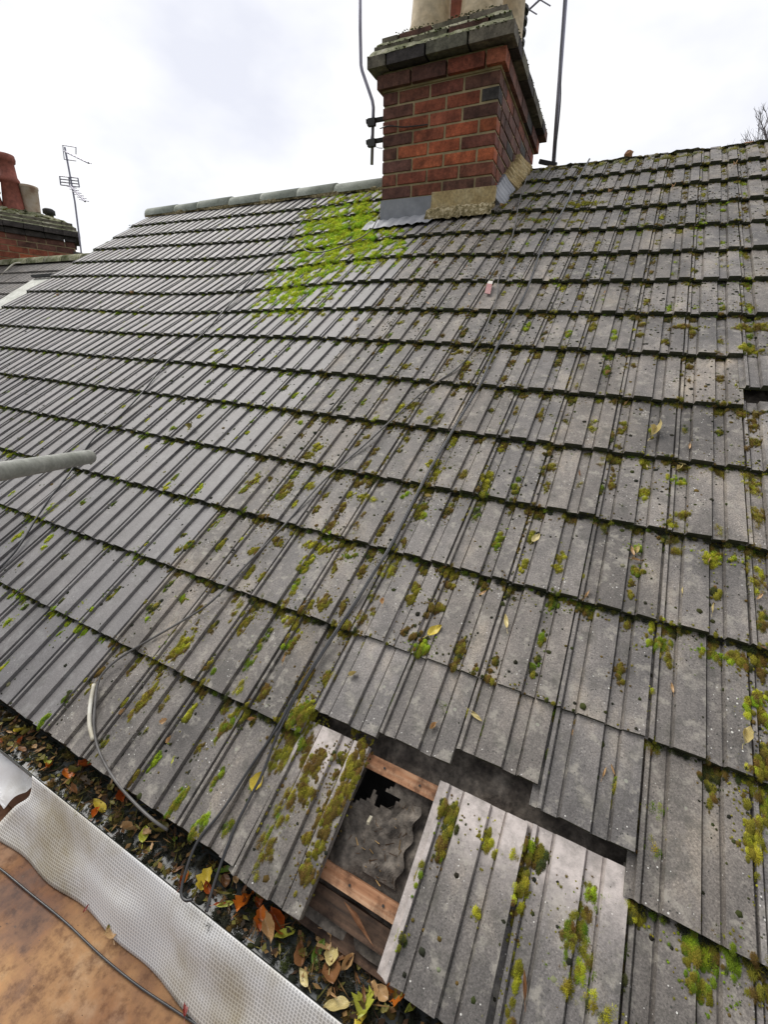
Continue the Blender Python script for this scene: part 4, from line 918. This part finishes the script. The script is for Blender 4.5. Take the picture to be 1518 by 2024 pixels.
# continuous dark mossy fringe on every lip
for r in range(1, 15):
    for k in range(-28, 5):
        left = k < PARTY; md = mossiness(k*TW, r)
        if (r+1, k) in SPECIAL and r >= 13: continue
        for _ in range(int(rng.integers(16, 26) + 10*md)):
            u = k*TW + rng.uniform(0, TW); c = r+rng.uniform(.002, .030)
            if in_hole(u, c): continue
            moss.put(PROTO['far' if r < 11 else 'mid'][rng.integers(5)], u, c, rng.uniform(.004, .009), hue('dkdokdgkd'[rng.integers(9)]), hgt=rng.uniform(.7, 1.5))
# round lichen buttons and pellets
for _ in range(42000):
    k = rng.uniform(-28, 4.5); c = rng.uniform(.1, 15); u = k*TW
    left = k < PARTY
    dens = (.30 if left else .55+.45*math.exp(-((c-4)/4.5)**2)) * (.25+1.2*nse(u, c*G, 6)) * (1.0 if c < 11 else .55)
    x = u % TW
    if rng.uniform() > dens or in_hole(u, c): continue
    if left and not (x < .05 or .115 < x < .15) and rng.uniform() < .6: continue
    r_ = rng.uniform(.0022, .006)*(1.0 if rng.uniform() < .8 else 1.8)
    lich.put(PROTO['dot'][rng.integers(4)], u, c, r_, hue('kkdksdr'[rng.integers(7)]), hgt=rng.uniform(.5, .9))
# ridge and chimney growth
for _ in range(70):
    clump(moss, rng.uniform(-1.0, 1.2), rng.uniform(.06, .35), rng.uniform(.02, .05), rng.uniform(.01, .03), ['sso', 'osy', 'soo'][rng.integers(3)], 1.0, .006, .013)
for _ in range(700):
    u = rng.uniform(-1.0, 1.2); P = np.array([u, rng.uniform(-.02, .10), .01-.03*max(0, 0)]); r_ = rng.uniform(.006, .013)
    P[2] = np.interp(P[1], [-.02, .0, .12], [.012, .012, -.03]) - .008
    if rng.uniform() > .3+.7*nse(u, 0, 7): continue
    v, f, t_ = PROTO['far'][rng.integers(5)]; moss.raw(v*r_*np.array([1, 1, .8])+P, f, hue('ssossyo'[rng.integers(7)]), t_)
for _ in range(1500):                                       # cap ledges of the chimney
    g, z = ((.075, .532), (.085, .518), (.04, .596), (.05, .582), (-.005, .65), (-.06, .70))[rng.integers(6)]; s_ = rng.uniform(0, 1)
    if rng.uniform() < .6: P = np.array([X0-g+(X1-X0+2*g)*s_, Y0-g+rng.uniform(-.01, .02), z])
    else: P = np.array([X1+g-rng.uniform(-.01, .02), Y0-g+(Y1-Y0+2*g)*s_, z])
    if rng.uniform() > nse(P[0], P[1]+z*2, 11): continue
    r_ = rng.uniform(.003, .008); v, f, t_ = PROTO['dot'][rng.integers(4)]; P[0] -= .042*(P[2]-ZB)
    moss.raw(v*r_*np.array([1.3, 1.3, .55])+P-np.array([0, 0, .004]), f, hue('sssossg'[rng.integers(7)]), np.clip(t_, .7, 1.2))
for _ in range(260):
    lx, ly = rng.uniform(-1.2, -.1), rng.uniform(.02, .3); ex = min(-lx/.5, ly/.30); r_ = rng.uniform(.012, .03); v, f, t_ = PROTO['far'][rng.integers(5)]
    if rng.uniform() > nse(lx, ly, 6): continue
    P = NP + 1.15*(XA*lx + YA*ly + np.array([0, 0, .105+.15*max(0, min(1, ex))**.9])); moss.raw(v*r_*np.array([1, 1, .6])+P, f, hue('oods'[rng.integers(4)]), t_)
tag(moss.build('moss', MT['moss']), 'olive and green moss tufts growing along tile edges and channels', 'moss', kind='stuff')
tag(bright.build('bright_moss', MT['moss']), 'bright yellow green moss carpet left of the chimney base', 'moss', kind='stuff')
tag(lich.build('lichen_buttons', MT['moss']), 'small dark lichen buttons dotted over the tiles', 'lichen', kind='stuff')

db = Soup()
for _ in range(75):
    u = rng.uniform(-.39, -.24); c = rng.uniform(14.1, 14.66)
    if u < -.295 and c < 14.32: continue
    a = rng.uniform(0, 3.14); l_ = rng.uniform(.004, .022)*(1 if c > 14.3 else .5); d = np.array([math.cos(a)*l_, math.sin(a)*l_])
    P = np.concatenate([W(u+d[0]*t_+d[1]*o_, -c*G+d[1]*t_-d[0]*o_, -.036+.004*o2) for t_, o_, o2 in ((0, .05, 0), (0, -.05, 1), (1, .03, .5), (1, -.03, 1))]).reshape(-1, 3)
    db.raw(P, np.array([[0, 1, 2], [1, 3, 2]]), (np.array([.42, .27, .11]) if rng.uniform() < .5 else np.array([.16, .10, .06]))*rng.uniform(.6, 1.3), np.ones(4))
tag(db.build('straw_debris', MT['moss']), 'straw and grit lying on the exposed roofing felt', 'debris', kind='stuff')
# gutter sludge: lumps of rotting moss, mud and twigs
sl = Soup()
for _ in range(5200):
    x = rng.uniform(GX0, 1.2); y = rng.uniform(GY1+.006, GY0-.004); d = nse(x, y, 8)
    if rng.uniform() > .25+.75*d + (.4 if x < -1.15 else 0): continue
    r_ = rng.uniform(.004, .014)*(1.3 if rng.uniform() < .2 else 1); pr2 = PROTO['mid'][rng.integers(5)] if rng.uniform() < .5 else PROTO['dot'][rng.integers(4)]
    v, f, t_ = pr2; a = rng.uniform(0, 6.28); R3 = np.array([[math.cos(a), -math.sin(a), 0], [math.sin(a), math.cos(a), 0], [0, 0, 1]])
    sl.raw((v*r_*np.array([1, rng.uniform(.6, 1), .7])) @ R3.T + np.array([x, y, -2.727+rng.uniform(0, .008)]), f, hue('kkkkkrdkkr'[rng.integers(10)])*.8, t_)
for _ in range(1400):
    x = rng.uniform(-3, 1.0); y = rng.uniform(GY1+.006, GY0-.004); a = rng.uniform(0, 6.28); l_, w_ = (rng.uniform(.01, .035), .0012) if rng.uniform() < .4 else (rng.uniform(.004, .012), rng.uniform(.003, .006)); d = np.array([math.cos(a), math.sin(a), rng.uniform(-.4, .4)]); e_ = np.array([-math.sin(a), math.cos(a), rng.uniform(-.5, .5)])
    c0 = np.array([x, y, -2.718+rng.uniform(0, .010)]); P = np.array([c0-d*l_-e_*w_*.3, c0-e_*w_+d*l_*.1, c0+d*l_, c0+e_*w_])
    sl.raw(P, np.array([[0, 1, 2], [0, 2, 3]]), np.array([(.10, .055, .025), (.05, .03, .018), (.20, .12, .05), (.12, .11, .03), (.03, .024, .018)][rng.integers(5)])*rng.uniform(.7, 1.3), np.ones(4))
tag(sl.build('gutter_sludge', MT['moss']), 'dark sludge of moss lumps lying in the gutter water', 'sludge', kind='stuff')

# ------------------------------------------------------------------ leaves
def leaf_mesh(seed, aspect, curl, fold, lobes=0, twist=0):
    r_ = random.Random(seed); nl, nw = 12, 4; vs = []; fs = []
    for i in range(nl+1):
        t_ = i/nl; wd = aspect*math.sin(math.pi*min(1, t_**.85))**.8*(1+lobes*math.sin(t_*19))
        for j in range(-nw, nw+1):
            s_ = j/nw; x = s_*wd*.5; y = t_-.5
            z = fold*abs(s_)*wd + curl*((t_-.5)**2)*1.6 + .03*math.sin(t_*11+s_*4+seed) + twist*s_*(t_-.5) + curl*.6*s_*s_*wd
            vs.append((x, y, z))
    m_ = 2*nw+1
    for i in range(nl):
        for j in range(2*nw): a = i*m_+j; fs.append((a, a+1, a+1+m_, a+m_))
    b0 = len(vs); vs += [(-.012, -.5, 0), (.012, -.5, 0), (.02, -.82, .05), (.0, -.82, .05)]; fs.append((b0, b0+1, b0+2, b0+3))
    me = bpy.data.meshes.new('leaf'); me.from_pydata(vs, [], fs); me.materials.append(MT['leaf']); me.polygons.foreach_set('use_smooth', [True]*len(me.polygons)); return me
LM = {'oval': leaf_mesh(1, .5, .22, .12), 'broad': leaf_mesh(2, .72, .3, .15, .04), 'narrow': leaf_mesh(3, .26, .25, .2), 'curl': leaf_mesh(4, .5, .8, .5, .06, .5), 'lobed': leaf_mesh(5, .7, .45, .2, .22, .3), 'strip': leaf_mesh(6, .16, .4, .4, 0, .4)}
LC = {'yellow': (.62, .50, .06), 'lime': (.42, .46, .07), 'pale': (.60, .52, .25), 'orange': (.55, .16, .02), 'rust': (.35, .08, .015), 'brown': (.22, .11, .05), 'tan': (.50, .33, .17), 'green': (.14, .24, .03), 'dark': (.07, .045, .02), 'olive': (.22, .20, .05), 'red': (.24, .03, .025)}
def leaf(mesh, colr, P, size, yaw, tilt=(0, 0), label=None, group=None):
    o = bpy.data.objects.new('leaf', LM[mesh]); COL.objects.link(o); o.location = P; o.scale = (size,)*3
    base = Matrix.Rotation(TH, 3, 'X') if tilt == 'roof' else (Matrix.Rotation(tilt[1], 3, 'Y') @ Matrix.Rotation(tilt[0], 3, 'X'))
    o.rotation_euler = (base @ Matrix.Rotation(yaw, 3, 'Z')).to_euler(); c_ = LC[colr]; f = random.uniform(.88, 1.12); o.color = (c_[0]*f, c_[1]*f, c_[2]*f, 1)
    return tag(o, label, 'leaf', group)
def roof_leaf(x, y, mesh, colr, size, yaw, label, group=None, n_=.03):
    u, v = uv_at(x, y, n_); h_ = float(surf(u, -v/G)) + size*.10 + .004; return leaf(mesh, colr, W(u, v, h_), size, yaw, 'roof', label, group)
def dpx(x0, y0, x1, y1):                                   # yaw and length of a leaf drawn between two photo points
    a = uv_at(x0, y0, .03); b_ = uv_at(x1, y1, .03); return math.hypot(b_[0]-a[0], b_[1]-a[1]), math.atan2(b_[1]-a[1], b_[0]-a[0]) - math.pi/2
for (x0, y0, x1, y1, mesh, colr, lb) in (
    (844, 1253, 873, 1234, 'oval', 'yellow', 'plump clean yellow leaf on moss in the middle of the roof'),
    (1002, 1238, 999, 1208, 'narrow', 'pale', 'narrow pale leaf standing in moss beside a tile joint'),
    (928, 1402, 953, 1424, 'narrow', 'pale', 'pale yellow leaf curling below a brown moss pad'),
    (946, 1170, 962, 1160, 'narrow', 'tan', 'tan leaf caught under a tile edge beside green moss'),
    (1136, 1456, 1134, 1436, 'narrow', 'tan', 'small tan leaf on a tile above the slipped tiles'),
    (1468, 1470, 1475, 1438, 'curl', 'pale', 'crumpled cream leaf near the right picture edge'),
    (494, 1562, 516, 1522, 'broad', 'yellow', 'yellow leaf with brown edge lying under the cable pair'),
    (1286, 862, 1302, 840, 'curl', 'pale', 'folded pale yellow leaf in a channel under a course edge'),
    (1334, 1366, 1330, 1344, 'narrow', 'tan', 'tan leaf sliver beside a dark lichen button'),
    (1052, 1066, 1068, 1050, 'oval', 'pale', 'pale torn leaf on the tile beside a moss dot'),
    (1192, 1536, 1200, 1514, 'strip', 'tan', 'left straw coloured sliver on a moss tuft'),
    (1218, 1532, 1210, 1508, 'strip', 'tan', 'right brownish sliver on a moss tuft'),
    (1038, 1980, 1037, 1915, 'strip', 'brown', 'long thin brown leaf on an eaves tile'),
    (106, 585, 117, 574, 'curl', 'tan', 'beige leaf hanging on the left roof verge'),
    (243, 574, 270, 566, 'curl', 'tan', 'beige dry leaves lump on the upper left roof'),
    (582, 1395, 592, 1376, 'narrow', 'yellow', 'slim yellow leaf beside the black cable pair'),
    (1256, 1092, 1250, 1072, 'narrow', 'tan', 'pinkish tan leaf below a pale torn leaf'),
    (1512, 1168, 1500, 1180, 'narrow', 'tan', 'tan leaf among lichen at the right edge'),
    (1262, 1075, 1260, 1088, 'curl', 'pale', 'white torn leaf scrap in green moss'),
    (1340, 920, 1352, 912, 'curl', 'pale', 'pale curled scrap below a mossy channel'),
    (315, 1428, 330, 1420, 'lobed', 'tan', 'frayed tan leaf scrap on a left eaves tile'),
    (338, 1510, 344, 1492, 'narrow', 'lime', 'slim green leaf lying on an eaves tile'),
    (376, 852, 382, 838, 'curl', 'olive', 'twisted yellowish leaf on the left roof'),
    (148, 1360, 152, 1345, 'narrow', 'tan', 'tiny tan leaf on the smooth left eaves tiles'),
    (700, 640, 712, 632, 'curl', 'pale', 'pale flake by the mossy course below the chimney'),
    (555, 1305, 562, 1285, 'strip', 'tan', 'brown stalk lying next to a green moss button'),
    (690, 1335, 706, 1328, 'curl', 'pale', 'curled pale scrap right of a brown moss ball'),
    (755, 1195, 758, 1180, 'curl', 'tan', 'rusty pink scrap beside a moss button'),
    (1322, 305+70, 1340, 360, 'curl', 'tan', 'tan leaf on the top course right of the chimney'),
    (1200, 322+60, 1212, 376, 'curl', 'tan', 'beige scrap among moss near the ridge'),
    (1445, 330, 1460, 318, 'curl', 'tan', 'buff leaf on the top course near the right edge')):
    sz, yw = dpx(x0, y0, x1, y1); roof_leaf((x0+x1)/2, (y0+y1)/2, mesh, colr, min(max(sz, .018), .04 if (y0 < 700) else .07), yw, lb)
for i in range(46):
    k = rng.uniform(-6, 3); c = rng.uniform(.5, 14.8); u = k*TW
    if in_hole(u, c): continue
    ch = [.031, .1315][rng.integers(2)]; u = math.floor(k)*TW + ch + rng.normal(0, .008)
    leaf(['curl', 'strip', 'narrow'][rng.integers(3)], ['tan', 'brown', 'pale', 'tan'][rng.integers(4)], W(u, -c*G, float(surf(u, c))+.005), rng.uniform(.016, .034), rng.uniform(0, 6.28), 'roof', 'small dry leaf fragment lodged in a tile channel', 'dry leaf fragments lodged in tile channels')
GZL = -2.712
def gleaf(x, y, mesh, colr, size, yaw, label, z=GZL, tilt=None):
    p = hit(x, y, 2, z); leaf(mesh, colr, p, size*.92, yaw, tilt or (random.uniform(-.55, .55), random.uniform(-.6, .6)), label)
for a in ((92, 1505, 'oval', 'lime', .05, 1.2, 'pale green oval leaf in the gutter by the left edge'), (96, 1517, 'curl', 'orange', .035, .6, 'orange leaf tucked under the pale green oval leaf'), (132, 1532, 'broad', 'orange', .05, 1.4, 'curled orange leaf at left end of the gutter'),
          (168, 1514, 'lobed', 'rust', .05, 2.2, 'dark red leaf against the tile edge at left'), (40, 1445, 'broad', 'yellow', .05, .5, 'yellow leaf in the corner heap at far left'), (15, 1425, 'broad', 'olive', .05, 2, 'olive leaf highest in the far left heap'), (62, 1462, 'oval', 'tan', .05, 1, 'tan leaf below the far left heap'),
          (195, 1593, 'oval', 'yellow', .055, 1.6, 'yellow leaf rolled in the gutter below the grey cable'), (190, 1606, 'curl', 'orange', .035, .4, 'small orange scrap under the rolled yellow leaf'), (245, 1570, 'curl', 'rust', .05, .9, 'rust red leaf between cable and tile edge'), (222, 1545, 'narrow', 'tan', .05, .3, 'thin tan leaf beside the grey cable'),
          (310, 1640, 'broad', 'olive', .065, 1.9, 'large olive leaf where the grey cable ends'), (285, 1650, 'oval', 'lime', .055, .8, 'spotted lime leaf floating near the cable end'), (410, 1735, 'lobed', 'yellow', .055, .2, 'bright yellow leaf between the two black cables'), (440, 1722, 'oval', 'green', .05, 2.1, 'green leaf right of the black cable'),
          (412, 1752, 'curl', 'rust', .035, 1.2, 'rusty leaf tip beneath the bright yellow leaf'), (445, 1785, 'narrow', 'lime', .045, 2.4, 'slim lime leaf lying on the water'), (486, 1785, 'lobed', 'orange', .060, .1, 'torn bright orange leaf under the loose left tile'), (514, 1812, 'lobed', 'orange', .045, .6, 'smaller orange leaf right of the torn orange leaf'),
          (545, 1815, 'curl', 'rust', .06, 1.3, 'dark rust leaf pile under the loose tile corner'), (530, 1840, 'curl', 'tan', .06, .9, 'crumpled tan leaf in the middle of the gutter'), (562, 1848, 'oval', 'lime', .055, 2.6, 'lime leaf lying by the sheeting edge'), (628, 1878, 'oval', 'green', .05, .1, 'dark green leaf standing below the open hole'),
          (655, 1888, 'broad', 'pale', .045, .4, 'pale cream leaf floating below the open hole'), (675, 1890, 'narrow', 'brown', .055, 2.5, 'slim brown leaf across the pale cream leaf'), (640, 1860, 'lobed', 'tan', .05, 1.1, 'skeleton tan leaf near the fascia'), (600, 1880, 'curl', 'brown', .05, .5, 'dull brown curled leaf in dark water'),
          (690, 1900, 'curl', 'tan', .04, 2.8, 'tan twist beside the right eaves tile'), (602, 1930, 'oval', 'pale', .04, 1.0, 'pale leaf by the sheeting at the bottom'), (655, 1925, 'broad', 'brown', .06, .8, 'brown sodden leaf among black lumps'), (665, 1990, 'oval', 'pale', .06, 2.3, 'cream leaf leaning on the gutter lip at the bottom'),
          (718, 1992, 'lobed', 'lime', .065, .2, 'large bright lime leaf at the bottom edge'), (716, 2012, 'oval', 'yellow', .05, .1, 'yellow leaf below the large lime leaf'), (785, 1962, 'lobed', 'orange', .052, 1.75, 'large orange leaf poking out under the right eaves tile'), (812, 1990, 'narrow', 'lime', .05, 2.7, 'slim green leaf below the large orange leaf'),
          (735, 1958, 'curl', 'tan', .03, .7, 'small tan scrap above the large lime leaf'), (345, 1660, 'narrow', 'green', .05, 1.0, 'narrow green leaf close to the tile edge'), (250, 1640, 'curl', 'tan', .04, 2.0, 'twisted tan leaf in the water left of the cable end')):
    gleaf(*a)
for i in range(130):
    x = rng.uniform(-3.0, .3); y = rng.uniform(GY1+.012, GY0-.01); z = GZL + rng.uniform(-.006, .006)
    leaf(['oval', 'curl', 'lobed', 'narrow', 'broad', 'strip'][rng.integers(6)], ['dark', 'brown', 'olive', 'olive', 'tan', 'brown', 'rust', 'tan', 'olive', 'dark'][rng.integers(10)], (x, y, z), rng.uniform(.016, .034), rng.uniform(0, 6.28), (rng.uniform(-.5, .5), rng.uniform(-.4, .4)), 'dull rotting leaf among the wet heap in the gutter', 'rotting leaves heaped in the gutter')
gleaf(222, 1838, 'broad', 'tan', .045, 1.1, 'brown and yellow leaf stuck on the lower sheeting edge', BZ+.02, (.1, .1))
gleaf(222, 1822, 'narrow', 'olive', .035, .2, 'olive sprig above the brown leaf on the sheeting', BZ+.03, (.1, .1))
gleaf(368, 1985, 'narrow', 'red', .045, .7, 'dark red leaf on the sheeting edge at the bottom', BZ+.02, (.1, .1))
gleaf(170, 1795, 'narrow', 'red', .022, .3, 'tiny dark red leaf at the sheeting edge', BZ+.02, (.1, .1))
gleaf(93, 1722, 'narrow', 'red', .02, .9, 'small maroon flake on the upper sheeting edge', BZ+.02, (.1, .1))
for (x, y, s_, lb) in ((1243, 306, .05, 'orange brown mortar lump standing up on the ridge'), (1478, 292, .06, 'reddish mortar lump on the ridge at right edge'), (1150, 330, .035, 'mossy mortar lump on the ridge under the black cables')):
    p = hit(x, y, 1, .07); v, f = ico(2); v = v*(1+rng.normal(0, .12, len(v)))[:, None]*np.array([1.0, .7, .9])*s_*.62
    q = MB(); q.add(v, f.tolist()); o = q.build('mortar_lump', varied('lump', [(.35, (.20, .10, .06)), (.6, (.36, .20, .11))], 20, .9, .2, .8, 60), None); o.location = p; tag(o, lb, 'mortar lump')
